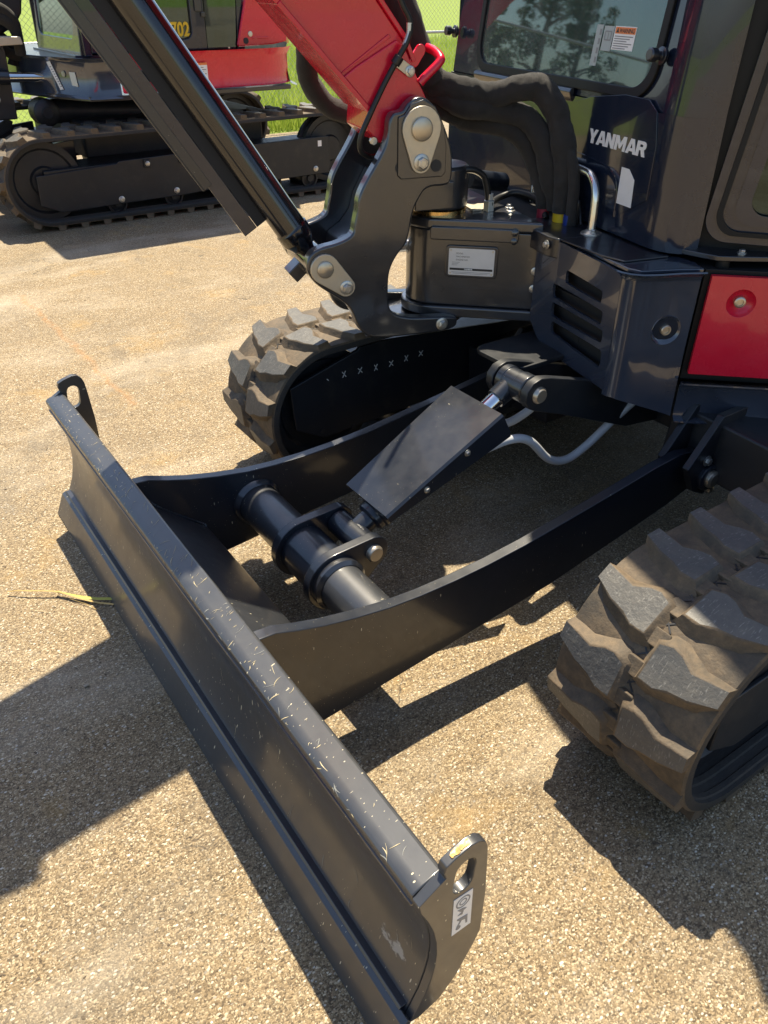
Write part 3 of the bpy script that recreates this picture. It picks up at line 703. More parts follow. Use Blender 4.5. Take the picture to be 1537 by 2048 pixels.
# ================================================================== UPPER FRAME (local frame: x forward, y left, origin at the swing post)
a_ = math.radians(-14.0)
BM = Matrix(((math.cos(a_), -math.sin(a_), 0, -1.12), (math.sin(a_), math.cos(a_), 0, -.52), (0, 0, 1, 0), (0, 0, 0, 1)))
def BF(o, x, y=None, z=None): return BM @ frame(o, x, y, z)
BXZ = BM @ R0                      # profile plane: (fwd, z), local z = -left
def BP(m, poly, la, lb, **k): m.prism(poly, -max(la, lb), -min(la, lb), BXZ, **k)
def BZ(m, poly, z0, z1, **k): m.prism(poly, z0, z1, BM, **k)
def bv(x, y, z): return BM @ Vector((x, y, z))
def bd(x, y, z): return BM.to_3x3() @ Vector((x, y, z))
LD = Vector((.862, -.506)); LN = Vector((.506, .862))       # left flank of the casting: direction and outward normal
# ---- swing post casting
def castplan(e): 
    t = math.degrees(math.atan2(LN.y, LN.x)); r = .0956 + e
    left = Vector((-.232, .247)) + LN * e
    return [tuple(left)] + [(r * math.cos(math.radians(t - 2 * t * i / 24)), r * math.sin(math.radians(t - 2 * t * i / 24))) for i in range(25)] + [(left.x, -left.y)]
m = MB(); BZ(m, castplan(0), .655, .885); cast = m.build("swing_post_casting", MCAST, EX, .006)
m = MB(); BZ(m, castplan(.014), .622, .655); m.build("lower_flange", MCAST, cast, .006)
m = MB(); BZ(m, castplan(.008), .885, .918); m.build("upper_flange", MCAST, cast, .008)
def onflank(s, z, e=0.0):   # s metres from the rear edge along the left flank
    p = Vector((-.232, .247)) + LD * s + LN * e; return bv(p.x, p.y, z)
FM = BM @ frame((-.232, .247, 0), (LD.x, LD.y, 0), (0, 0, 1))       # x forward along flank, y up, local z inward or outward
FM = FM @ Matrix.Scale(-1, 4, (0, 0, 1)) if (FM.to_3x3() @ Vector((0, 0, 1))).dot(BM.to_3x3() @ Vector((LN.x, LN.y, 0))) < 0 else FM
m = MB(); m.prism(rrect(.072, .858, .335, .897, .008), 0, .017, FM); bar = m.build("cast_rib", MCAST, cast, .004)
m = MB(); m.lathe([(.010, 0), (.010, .020), (.006, .023)], FM @ Matrix.Translation((.085, .888, 0)), 12); m.lathe([(.010, 0), (.010, .020), (.006, .023)], FM @ Matrix.Translation((.085, .864, 0)), 12); m.build("spring_clip", MCAST, cast)
m = MB(); m.prism(rrect(.128, .746, .286, .842, .012), 0, .006, FM); m.build("plate_surround", MCAST, cast, .003)
NP = FM @ Matrix.Translation((0, 0, .0062))
m = MB(); m.prism(rrect(.138, .754, .276, .834, .004), 0, .0012, NP); npl = m.build("nameplate", MPLATE, cast)
TM = FM @ Matrix.Translation((.276, 0, .0076)) @ Matrix.Diagonal((-1, 1, -1, 1))    # text runs rearwards so it reads from outside
TM = BM @ frame((0, 0, 0), (-LD.x, -LD.y, 0), (0, 0, 1)); TM.translation = onflank(.276, 0, .0076)
def strip(x0, x1, y0, y1, mat, parent, name="printed_line", M=None, th=.0003):
    q = MB(); q.prism([(x0, y0), (x1, y0), (x1, y1), (x0, y1)], 0, th, M); return q.build(name, mat, parent)
strip(.004, .134, .7690, .7755, MINK, npl, "printed_bar", TM)
text("YANMAR", .0062, TM @ Matrix.Translation((.048, .7701, .0004)), MWHITE, npl, "maker_name", .0001, .0002)
for i, s_ in enumerate(("MODEL", "MACHINE NO.", "ENGINE NO.")): text(s_, .0066, TM @ Matrix.Translation((.022, .817 - .0095 * i, 0)), MINK, npl, "printed_words", .0001)
for i in range(3): strip(.010, .034 - .004 * i, .792 - .004 * i, .7932 - .004 * i, MGREYINK, npl, M=TM)
strip(.010, .128, .7625, .7637, MGREYINK, npl, M=TM); strip(.014, .120, .7585, .7597, MGREYINK, npl, M=TM)
for x in (.144, .270):
    for z in (.760, .828): 
        q = MB(); q.lathe([(.0035, 0), (.003, .0015)], FM @ Matrix.Translation((x, z, .007)), 10); q.build("rivet", MBOLT, npl)
m = MB()
for k in range(30):
    if random.random() < .8: m.box((.135 + k * .0046, .712 + random.uniform(-.001, .001), .0006), (.0028, random.uniform(.003, .006), .0016), FM)
m.build("cast_lettering", MCAST, cast)
for s, z in ((.010, .882), (.014, .775), (.014, .722)): bolt(onflank(s, z, .001), bd(LN.x, LN.y, 0), .0088, cast)
# upper pieces on the casting deck
m = MB(); m.lathe([(.085, .918), (.085, .930)], BM, 36); m.build("shim_ring", MBRASS, cast); 
for x, y in ((-.205, .085), (-.222, .045)): bolt(bv(x, y, .918), (0, 0, 1), .0095, cast)
m = MB(); m.prism([(-.17, -.01), (-.095, -.03), (-.09, .06), (-.16, .05)], .9185, .924, BM); m.build("deck_shim", MZINC, cast, .001)
m = MB(); m.tube([bv(.0, .05, 1.01), bv(-.06, .06, 1.04), bv(-.115, .06, 1.02), bv(-.135, .06, .97), bv(-.14, .06, .925)], .010, 10, 8); m.build("deck_hose", MCABLE, cast)
m = MB(); m.tube([bv(-.14, .07, .94), bv(-.20, .02, .945), bv(-.26, .02, .955), bv(-.30, .08, .94), bv(-.30, .14, .90)], .010, 10, 8); m.build("deck_hose", MCABLE, cast)
m = MB(); m.lathe([(.018, 0), (.018, .03), (.013, .033), (.013, .05)], BM @ Matrix.Translation((-.142, .06, .918)), 6); m.build("hose_fitting", MBOLT, cast, .001)
m = MB(); m.rod(bv(-.12, -.06, .99), bv(-.30, -.16, .95), .030, 18); m.build("swing_cylinder", MARM, cast); 
m = MB(); m.rod(bv(.02, -.20, .765), bv(.22, -.105, .79), .022, 18); m.build("chrome_rod", MCHROME, cast)
# ---- boom swing bracket
plate = [(.217, 1.210), (.180, 1.212), (.172, 1.226), (.150, 1.244), (.122, 1.246), (.094, 1.228), (.071, 1.199), (.050, 1.158), (.032, 1.112), (.028, 1.070), (.028, 1.036), (.040, 1.018), (.105, 1.020), (.128, .990), (.146, .955), (.158, .873), (.190, .842), (.212, .805), (.219, .769), (.218, .695), (.205, .668), (.175, .652), (.126, .642), (-.004, .632), (-.016, .622), (-.010, .590), (.103, .588), (.250, .592), (.290, .606), (.315, .635), (.334, .690), (.357, .720), (.432, .772), (.456, .800), (.466, .825), (.462, .850), (.448, .870), (.419, .882), (.371, .888), (.325, .906), (.320, .935), (.311, .970), (.308, 1.005), (.286, 1.046), (.249, 1.098), (.222, 1.145)]
brkt = None
for la, lb in ((.108, .150), (-.150, -.108)):
    m = MB(); BP(m, smooth_poly(plate, 2), la, lb)
    if brkt is None: brkt = m.build("boom_bracket", MCAST, EX, .007, 40, 3)
    else: m.build("bracket_cheek", MCAST, brkt, .007, 40, 3)
m = MB(); BP(m, [(.105, 1.03), (.128, .995), (.150, .95), (.165, .87), (.20, .85), (.30, .80), (.335, .82), (.325, .86), (.285, .885), (.255, .92), (.240, .97), (.20, 1.04)], -.109, .109); m.build("bracket_web", MCAST, brkt, .006)
m = MB(); m.lathe([(.082, .932), (.088, .938), (.088, 1.045), (.080, 1.052)], BM, 36); m.lathe([(.034, 1.052), (.034, 1.075), (.028, 1.08)], BM, 24); m.prism([(.0, -.107), (.12, -.107), (.12, .107), (.0, .107)], .945, 1.02, BM); m.build("upper_hub", MCAST, brkt, .003)
m = MB(); m.prism([(-.01, -.109), (.20, -.109), (.20, .109), (-.01, .109)], .589, .617, BM); m.lathe([(.092, .588), (.092, .618)], BM, 36); m.build("lower_hub", MCAST, brkt, .003)
bolt(bv(.040, .150, .614), bd(0, 1, 0), .0135, brkt)
# pads and pin plates
m = MB(); m.prism([(.195, 1.055), (.195, 1.20), (.178, 1.205), (.16, 1.23), (.125, 1.24), (.09, 1.222), (.062, 1.175), (.052, 1.12), (.052, 1.055), (.062, 1.045), (.185, 1.045)], -.156, -.150, BXZ); m.build("pin_pad", MCAST, brkt, .004)
m = MB(); m.prism(teardrop((.130, 1.170), .056, (.130, 1.087), .029), -.164, -.156, BXZ); pp = m.build("pin_plate", MZINC, brkt, .002)
m = MB(); m.lathe([(.030, 0), (.030, .007), (.026, .009)], BF((.131, .164, 1.170), (1, 0, 0), z=(0, 1, 0)), 28); m.build("pin", MPIN, pp, .001); bolt(bv(.130, .164, 1.087), bd(0, 1, 0), .0155, pp)
for f_, l_ in ((.185, .1502), (.082, .1562)):
    m = MB(); m.lathe([(.016, 0), (.016, .0012)], BF((f_, l_, 1.075), (1, 0, 0), z=(0, 1, 0)), 18); m.build("cast_hole_plug", MINK, brkt)
m = MB(); m.prism(teardrop((.414, .823), .042, (.352, .765), .027), -.160, -.150, BXZ); pp = m.build("pin_plate", MZINC, brkt, .002)
m = MB(); m.lathe([(.024, 0), (.024, .006), (.021, .008)], BF((.414, .160, .823), (1, 0, 0), z=(0, 1, 0)), 26); m.build("pin", MPIN, pp, .001); bolt(bv(.352, .160, .765), bd(0, 1, 0), .014, pp)
m = MB(); m.box((0, 0, 0), (.05, .06, .040), BM @ Matrix.Translation((.462, .02, .790)) @ Matrix.Rotation(.7, 4, 'Y')); m.build("bracket_stop", MCAST, brkt, .003)
# ---- boom cylinder with its guard
cb, ct = Vector((.414, 0, .822)), Vector((1.173, 0, 2.005)); cd = (ct - cb).normalized(); cn = Vector((cd.z, 0, -cd.x))   # cn: forward and down side
def cyp(s, n_, l): p = cb + cd * s + cn * n_; return bv(p.x, l, p.z)
CQ = BM @ frame(cb, (0, 1, 0), z=cd)
m = MB(); m.lathe([(.034, .03), (.040, .045), (.048, .060), (.0505, .066), (.0505, .096), (.0475, .100), (.0465, .104), (.0465, 1.05), (.050, 1.052), (.050, 1.10), (.040, 1.105)], CQ, 40); m.lathe([(.046, -.098), (.046, .098)], BF(cb, (1, 0, 0), z=(0, 1, 0)), 28); bc = m.build("boom_cylinder", paint("cylinder_gloss_black", (.008, .008, .010), .12, .6), EX, 0, 30)
m = MB(); m.rod(cyp(1.10, 0, 0), cyp(1.42, 0, 0), .022); m.build("chrome_rod", MCHROME, bc)
GM = BM @ frame(cb, cd, z=cn)                                     # x along, z outwards (forward side), y across
m = MB()
gl, gr = .078, .120                                             # guard band along cn
m.prism([(.160, -.004), (2.0, -.004), (2.0, 0.001), (.160, 0.001)], gl, gr, GM); m.prism([(.160, .050), (2.0, .050), (2.0, .055), (.172, .055)], gl, gr, GM)
m.prism([(.160, 0.001), (2.0, 0.001), (2.0, .050), (.160, .050)], gr - .005, gr, GM); m.prism([(.160, 0.001), (2.0, 0.001), (2.0, .050), (.160, .050)], gl, gl + .005, GM)
gu = m.build("cylinder_guard", MCAB, bc, .0015)
m = MB(); m.prism([(.325, -.006), (2.0, -.006), (2.0, .061), (.325, .061)], gr + .0135, gr + .018, GM); m.prism([(.325, .0555), (2.0, .0555), (2.0, .0605), (.325, .0605)], gr - .012, gr + .0135, GM); m.prism([(.325, -.006), (2.0, -.006), (2.0, -.001), (.325, -.001)], gr - .012, gr + .0135, GM); m.build("guard_cap", MARM, gu, .0012)
m = MB(); m.prism([(.16, -.004), (2.0, -.004), (2.0, 0.002), (.16, 0.002)], .020, gl - .001, GM); m.build("guard_back_plate", MDARK, gu, .001)
for x in (.60, 1.0):
    m = MB(); m.prism([(x, .005), (x + .03, .005), (x + .03, .03), (x, .03)], .046, gl, GM); m.build("guard_bracket", MARM, gu, .002)
# ---- boom
bl = [(.193, 1.155), (.222, 1.128), (.262, 1.162), (.256, 1.220), (.484, 1.458), (1.02, 2.06), (1.27, 2.32), (2.6, 3.05), (2.6, 3.25), (1.4, 2.92), (1.03, 2.66), (.676, 2.30), (.231, 1.458), (.161, 1.374), (.112, 1.271), (.092, 1.234), (.080, 1.20), (.076, 1.165), (.088, 1.13), (.115, 1.112), (.150, 1.115)]
m = MB(); BP(m, bl, -.088, .088); boom = m.build("boom", MRED, EX, .004)
m = MB()
fl = [(.222, 1.128), (.256, 1.162)] 
def flange(m, pts, off, th):
    for (ax_, az), (bx, bz) in zip(pts, pts[1:]):
        d = Vector((bx - ax_, bz - az)); n_ = Vector((d.y, -d.x)).normalized() * th
        BP(m, [(ax_, az), (bx, bz), (bx + n_.x, bz + n_.y), (ax_ + n_.x, az + n_.y)], -off, off)
flange(m, [(.252, 1.216), (.484, 1.458), (1.02, 2.06)], .105, .012); m.build("boom_bottom_plate", MRED, boom, .002)
m = MB(); flange(m, [(.676, 2.30), (.231, 1.458), (.161, 1.374), (.135, 1.320)], .100, .011); m.build("boom_top_plate", MRED, boom, .002)
# foot doubler plate with its stepped edge
dbl = [(.200, 1.150), (.222, 1.130), (.262, 1.164), (.258, 1.222), (.325, 1.292), (.290, 1.315), (.180, 1.372), (.160, 1.362), (.112, 1.271), (.090, 1.232), (.079, 1.19), (.09, 1.13), (.15, 1.115)]
m = MB(); BP(m, dbl, .088, .097); m.build("foot_doubler", MRED, boom, .0035)
m = MB(); BP(m, [(.325, 1.305), (.200, 1.385), (.194, 1.378), (.332, 1.298)], .088, .093); m.build("weld_step", MRED, boom, .0025)
m = MB(); m.tube([bv(.112, .098, 1.272), bv(.100, .10, 1.285), bv(.060, .10, 1.318), bv(.052, .09, 1.330), bv(.055, .04, 1.345), bv(.070, -.05, 1.352), bv(.085, -.10, 1.345), bv(.115, -.11, 1.30)], .0115, 14, 8); m.build("hose_loop", MRED, boom)
m = MB(); m.prism(slot((.128, 1.322), (.110, 1.348), .014), -.094, -.084, BXZ); m.build("hose_tab", MRED, boom, .002)
d = (Vector((.133, 1.293)) - Vector((.182, 1.325))).normalized()
CMx = BF((.182, .099, 1.325), (d.x, 0, d.y), z=(0, 1, 0))
m = MB(); m.prism(rrect(-.004, -.0125, .056, .0125, .006), 0, .008, CMx); cl_ = m.build("hose_clamp", MZINC, boom, .001); bolt(CMx @ Vector((.044, 0, .008)), bd(0, 1, 0), .0095, cl_)
m = MB(); m.tube([bv(.215, .11, 1.56), bv(.178, .118, 1.458), bv(.154, .120, 1.415), bv(.158, .122, 1.375), bv(.188, .118, 1.326), bv(.222, .112, 1.27), bv(.262, .112, 1.20), bv(.285, .108, 1.15), bv(.282, .10, 1.115), bv(.25, .08, 1.095), bv(.22, .04, 1.09)], .0075, 12, 8); m.build("boom_cable", MCABLE, boom)
m = MB(); m.rod(bv(.192, .117, 1.319), bv(.180, .121, 1.337), .013, 14); m.build("cable_sleeve", MCABLE, boom, .002)
m = MB(); m.tube([bv(.166, .1195, 1.360), bv(.1555, .1205, 1.385), bv(.154, .120, 1.410)], .0082, 12, 10); m.build("steel_braid", MBOLT, boom)
m = MB(); m.tube([bv(.40, -.06, 2.1), bv(.22, -.04, 1.62), bv(.12, -.02, 1.44), bv(.07, -.02, 1.34), bv(.03, -.02, 1.265)], .040, 18, 10, .12, 4.0); m.build("sleeved_hose", MFAB, boom)
m = MB(); m.tube([bv(.36, -.12, 1.52), bv(.350, -.13, 1.41), bv(.352, -.145, 1.33), bv(.345, -.16, 1.265), bv(.300, -.16, 1.205), bv(.245, -.15, 1.180), bv(.18, -.13, 1.17)], .030, 16, 8, .18, 9.0); m.build("sleeved_hose", MFAB, boom)
m = MB(); m.rod(bv(.246, .092, 1.138), bv(.246, .104, 1.138), .010, 8); m.build("grease_nipple", MBOLT, boom)
m = MB(); m.rod(bv(.95, 0, 2.78), bv(1.9, 0, 3.25), .055, 24); m.build("arm_cylinder", MARM, boom)
# ---- sleeved hose bundles from the boom to the deck
HB = [([(.05, -.03, 1.275), (.015, -.02, 1.262), (-.045, .02, 1.245), (-.135, .03, 1.228), (-.205, .075, 1.250), (-.262, .10, 1.246), (-.300, .14, 1.175), (-.318, .175, 1.070), (-.322, .182, .98), (-.322, .182, .926)], .032, .16),
      ([(.05, -.06, 1.25), (.0, -.03, 1.236), (-.06, .02, 1.202), (-.172, .03, 1.190), (-.248, .07, 1.163), (-.280, .115, 1.105), (-.302, .135, 1.010), (-.318, .145, .97), (-.322, .148, .926)], .030, .13),
      ([(.05, -.09, 1.22), (-.02, -.04, 1.190), (-.10, -.03, 1.156), (-.190, .02, 1.143), (-.255, .06, 1.098), (-.288, .09, 1.015), (-.300, .11, .97), (-.303, .112, .926)], .026, .13)]
for k, (pts, r, wr) in enumerate(HB):
    m = MB(); m.tube([bv(*p) for p in pts], (lambda u, r=r: r * (1.05 - .22 * max(0, (u - .75) / .25))), 26, 18, wr * 1.15, 11.0 * k); m.build("hose_bundle", MFAB, EX, 0, 60)
for (x, y), r, mt in (((-.322, .182), .0235, MYELLOW), ((-.325, .226), .018, MBLUE), ((-.303, .112), .019, MREDTAPE)):
    m = MB(); m.lathe([(r, .890), (r, .9275)], BM @ Matrix.Translation((x, y, 0)), 20); o = m.build("colour_band", mt, EX, .001)
m = MB(); m.tube([bv(-.326, .232, .88), bv(-.328, .225, 1.0), bv(-.32, .20, 1.08), bv(-.29, .13, 1.17)], .017, 12, 8); m.build("deck_hose", MFAB, EX)
m = MB(); m.tube([bv(-.345, .24, .90), bv(-.335, .25, .955), bv(-.338, .245, .97), bv(-.35, .235, .95), bv(-.345, .26, .905)], .0035, 8, 8); m.build("loose_wire", MCABLE, EX)
# ---- hand rail
m = MB(); m.tube([bv(-.330, .338, .905), bv(-.332, .334, .96), bv(-.334, .325, 1.012), bv(-.337, .295, 1.043), bv(-.340, .25, 1.052), bv(-.343, .10, 1.050), bv(-.346, .00, 1.046), bv(-.348, -.025, 1.03), bv(-.35, -.032, 1.0), bv(-.35, -.032, .91)], .0115, 18, 8); hr = m.build("hand_rail", MRAIL, EX)
m = MB(); m.lathe([(.030, 0), (.030, .004), (.018, .010), (.014, .012)], BM @ Matrix.Translation((-.330, .338, .899)), 24); m.build("rail_foot", MBOLT, hr, .001); bolt(bv(-.328, .352, .905), (0, 0, 1), .009, hr)

# ---- front fender with louvres
FA, FB = Vector((-.205, .262)), Vector((-.238, .632))
ud = (FB - FA).normalized(); FW = BM @ frame((FA.x, FA.y, 0), (ud.x, ud.y, 0), (0, 0, 1))   # x to the left, y up, z = outward?
if (FW.to_3x3() @ Vector((0, 0, 1))).dot(bd(1, 0, 0)) < 0: FW = FW @ Matrix.Scale(-1, 4, (0, 0, 1))
def lv(l): return (l - FA.y) / ud.y
wall = [(0, .640), (.04, .600), (.085, .572), (.372, .555), (.372, .868), (.345, .880), (.112, .893), (.06, .885), (0, .885)]
slots = []
for l0, zt0, zb0, l1, zt1, zb1 in ((.408, .829, .791, .570, .815, .780), (.357, .778, .736, .583, .764, .724), (.362, .723, .680, .596, .714, .677), (.370, .668, .632, .604, .660, .606)):
    q = [(lv(l0), zb0), (lv(l1), zb1), (lv(l1), zt1), (lv(l0), zt0)]
    c = Vector((sum(p[0] for p in q) / 4, sum(p[1] for p in q) / 4)); slots.append(smooth_poly(smooth_poly([tuple(c + (Vector(p) - c) * 1.0) for p in [x for a, b in zip(q, q[1:] + q[:1]) for x in (tuple(Vector(a) + (Vector(b) - Vector(a)) * .06), tuple(Vector(b) + (Vector(a) - Vector(b)) * .06))]])))
m = MB(); m.prism(wall, -.010, 0, FW, holes=slots); fend = m.build("front_fender", MGLOSS, EX, .003)
m = MB()
for k, z in enumerate((.81, .75, .70, .65)): m.box((.17, z, -.055), (.30, .006, .05), FW)
m.box((.18, .73, -.10), (.36, .30, .004), FW); m.box((.10, .66, -.06), (.03, .07, .04), FW); m.box((.19, .64, -.05), (.02, .06, .03), FW); m.build("fender_interior", MDARK, fend)
# corner and flank as one swept sheet
plan = [(FB.x - .001, FB.y + .002), (-.241, .650), (-.249, .664), (-.262, .674), (-.30, .684), (-.356, .6925), (-.420, .7115)]
plan = [(x, y) for x, y in plan]
def profs(zb, zt): return [(-.001, zb), (.001, zb + .02), (.004, (zb + zt) / 2), (.0, zt - .022), (-.004, zt - .008), (-.014, zt - .001), (-.030, zt + .006)]
m = MB(); m.sweep(list(reversed(plan)), profs(.545, .889), BM); BI = BM.inverted()
for v_ in m.v:
    q_ = BI @ v_; v_.z -= .062 * max(0, min(1, (-.25 - q_.x) / .17)) * max(0, (.889 - v_.z) / .344); flank = m.build("fender_flank", MGLOSS, fend, 0, 60)
sd = flank.modifiers.new("sheet", 'SOLIDIFY'); sd.thickness = .004; sd.offset = -1
# fender bottom lip curling under, from the corner rearwards
m = MB(); m.prism([(-.245, .64), (-.262, .672), (-.36, .692), (-.425, .712), (-.44, .66), (-.42, .30), (-.24, .30)], .884, .8945, BM); m.build("fender_top", MGLOSS, fend, .003)
m = MB(); m.prism([(-.215, .12), (-.205, .262), (-.218, .36), (-.236, .53), (-.262, .60), (-.40, .60), (-.42, .12)], .8950, .9000, BM); m.build("fender_deck", MBLACK, fend, .002)
m = MB(); m.prism([(-.200, .205), (-.198, .325), (-.212, .36), (-.30, .36), (-.30, .22)], .845, .9010, BM); m.build("corner_block", MBLACK, fend, .004); bolt(bv(-.196, .325, .878), bd(1, .1, 0), .0088, fend)
def bolt_cup(c, n_, r, parent, mat):
    M = BM @ frame(c, Vector((-n_.y, n_.x, 0)), z=(n_.x, n_.y, 0))
    m = MB(); m.lathe([(r * 1.06, -.002), (r * 1.04, .0022), (r * .98, .0026), (r * .90, -.001), (r * .55, -.012), (r * .30, -.014), (0.0, -.014)], M, 36, cap=False); o = m.build("bolt_cup", mat, parent, 0, 50)
    m = MB(); m.lathe([(.0135, -.014), (.0135, -.002), (.0115, 0)], M, 22); m.lathe([(.0075, -.0005), (.0, -.003)], M, 6, cap=False); m.build("cup_bolt", MPIN, o, .0006)
fn = Vector((.236, .82, 0)); fn = Vector((.19, .98, 0)).normalized()
# ---- red side panel
RA, RB = Vector((-.438, .7175)), Vector((-.700, .858)); rd = (RB - RA).normalized(); rn = Vector((rd.y, -rd.x)) * -1
if rn.y < 0: rn = -rn
RM = BM @ frame((RA.x, RA.y, 0), (rd.x, rd.y, 0), (0, 0, 1))
if (RM.to_3x3() @ Vector((0, 0, 1))).dot(bd(rn.x, rn.y, 0)) < 0: RM = RM @ Matrix.Scale(-1, 4, (0, 0, 1))
m = MB(); m.prism([(.003, .613), (.40, .610), (.40, .878), (.006, .880)], -.004, .012, RM, holes=[circ(.092, .8125, .036, 30)]); red = m.build("side_panel", MRED, EX, .008, 40, 4)
def cup2(M, r, parent, mat):
    m = MB(); m.lathe([(r, .0115), (r * .93, .006), (r * .70, -.004), (r * .42, -.0085), (0.0, -.0085)], M, 36, cap=False); o = m.build("bolt_cup", mat, parent, 0, 50)
    m = MB(); m.lathe([(.0145, -.0085), (.0145, .004), (.0120, .006), (.0085, .006), (.0075, .002), (0, .002)], M, 24, cap=False); m.build("cup_bolt", MPIN, o)
cup2(RM @ Matrix.Translation((.092, .8125, 0)), .0365, red, MRED)
m = MB(); m.prism([(-.010, .588), (.42, .585), (.42, .888), (-.008, .890)], -.026, -.0125, RM); m.build("panel_seal", MSEAL, red, .002)
# flank bolt cup: flank is pierced by a raised ring
fq = Vector((-.358, .6955)); fdir = (Vector((-.420, .7115)) - Vector((-.30, .684))).normalized(); fnn = Vector((fdir.y, -fdir.x)); fnn = fnn if fnn.y > 0 else -fnn
FMc = BM @ frame((fq.x + fnn.x * .0005, fq.y + fnn.y * .0005, .735), (fdir.x, fdir.y, 0), (0, 0, 1))
if (FMc.to_3x3() @ Vector((0, 0, 1))).dot(bd(fnn.x, fnn.y, 0)) < 0: FMc = FMc @ Matrix.Scale(-1, 4, (0, 0, 1))
m = MB(); m.lathe([(.039, -.03), (.039, .03)], FMc, 40); cut = m.build("cutter", MGLOSS)
bo = flank.modifiers.new("hole", 'BOOLEAN'); bo.operation = 'DIFFERENCE'; bo.object = cut; bo.solver = 'EXACT'
bpy.context.view_layer.update(); dg = bpy.context.evaluated_depsgraph_get(); me2 = bpy.data.meshes.new_from_object(flank.evaluated_get(dg))
flank.modifiers.clear(); flank.data = me2; bpy.data.objects.remove(cut); me2.shade_smooth(); me2.set_sharp_from_angle(angle=math.radians(50))
m = MB(); m.lathe([(.0405, .0004), (.0395, .0022), (.0380, .0010), (.034, -.0040), (.024, -.0085), (.014, -.0095), (0, -.0095)], FMc, 40, cap=False); o = m.build("bolt_cup", MGLOSS, fend, 0, 70)
m = MB(); m.lathe([(.0140, -.0095), (.0140, .002), (.0118, .0045), (.0085, .0045), (.0075, 0), (0, 0)], FMc, 24, cap=False); m.build("cup_bolt", MPIN, o)
# skirt below the red panel, step plate above it
sk = [(-.430, .7135), (-.486, .744), (-.661, .838), (-.78, .885), (-.95, .930)]
m = MB(); m.sweep(list(reversed(sk)), [(-.03, .474), (.0, .478), (.006, .50), (.004, .57), (-.004, .588), (-.03, .592)], BM); o = m.build("lower_skirt", MGLOSS, EX, 0, 60)
sd = o.modifiers.new("sheet", 'SOLIDIFY'); sd.thickness = .004; sd.offset = -1
m = MB(); BZ(m, [(-.425, .600), (-.430, .622), (-.452, .668), (-.472, .700), (-.500, .716), (-.596, .757), (-.80, .87), (-1.1, .93), (-1.3, .80), (-.60, .60)], .905, .919); stp = m.build("step_plate", MBLACK, EX, .003)
bolt(bv(-.545, .700, .919), (0, 0, 1), .0085, stp); m = MB(); m.rod(bv(-.50, .690, .885), bv(-.50, .690, .905), .018, 16); m.build("rubber_mount", MSEAL, stp)
# ---- revolving base under the cab
m = MB(); BZ(m, [(-.24, .25), (-.27, .58), (-.40, .66), (-.50, .70), (-.66, .79), (-.95, .88), (-1.4, .90), (-2.0, .60), (-2.15, .0), (-2.0, -.60), (-1.4, -.95), (-.6, -.95), (-.40, -.80), (-.24, -.25)], .60, .885); m.build("revolving_frame", MDARK, EX, .004)
m = MB(); BZ(m, [(-1.0, .93), (-1.4, .95), (-2.0, .66), (-2.22, .0), (-2.0, -.66), (-1.4, -1.0), (-1.35, -.9), (-1.3, .80)], .62, 1.5); m.build("counterweight", MRED, EX, .03)

# ================================================================== CAB
CFX = -.383
cabplan = [(CFX, -.765), (CFX, -.30), (CFX, .10), (CFX, .500), (-.385, .535), (-.392, .566), (-.405, .590), (-.424, .606), (-.450, .6155), (-.468, .618)]
m = MB()
# front lower panel; a swept sheet that turns the corner, from the base to the sill
m.sweep(cabplan, [(0, .905), (0, 1.225)], BM); cab = m.build("cab", MCAB, EX, 0, 60)
# the sweep normal points outwards to the right of travel; travel is leftwards
sd = cab.modifiers.new("sheet", 'SOLIDIFY'); sd.thickness = .012; sd.offset = 0
# front upper frame with the windscreen opening, leaning back
LEAN = math.radians(6.5)
UF = BM @ frame((CFX, 0, 1.225), (0, 1, 0), (-math.sin(LEAN), 0, math.cos(LEAN)))
if (UF.to_3x3() @ Vector((0, 0, 1))).dot(bd(1, 0, 0)) < 0: UF = UF @ Matrix.Scale(-1, 4, (0, 0, 1))
op = rrect(-.565, .030, .425, 1.10, .075, 8)
m = MB(); m.prism([(-.765, 0), (.500, 0), (.500, 1.22), (-.765, 1.22)], -.012, .0, UF, holes=[op]); m.build("front_frame", MCAB, cab, .004)
m = MB(); m.prism(rrect(-.578, .018, .438, 1.113, .082, 8), .0, .010, UF, holes=[rrect(-.552, .044, .412, 1.087, .066, 8)]); m.build("window_seal", MSEAL, cab, .003)
m = MB(); m.prism(rrect(-.56, .032, .42, 1.10, .072, 8), -.004, .002, UF); m.build("windshield", MGLASS, cab)
# corner pillar above the sill, same plan leaning back
def lean(p, z): return (p[0] - max(0, z - 1.225) * math.tan(math.radians(2.0)), p[1])
m = MB(); cp = [(CFX, .500)] + cabplan[4:]
vs = []; zs = (1.225, 1.6, 2.0, 2.44)
for z in zs: vs += [(*lean(p, z), z) for p in cp]
n = len(cp); fs = [(k * n + i, k * n + i + 1, (k + 1) * n + i + 1, (k + 1) * n + i) for k in range(3) for i in range(n - 1)]
m.add(vs, fs, BM); o = m.build("corner_pillar", MCAB, cab, 0, 60); sd = o.modifiers.new("sheet", 'SOLIDIFY'); sd.thickness = .010; sd.offset = 0
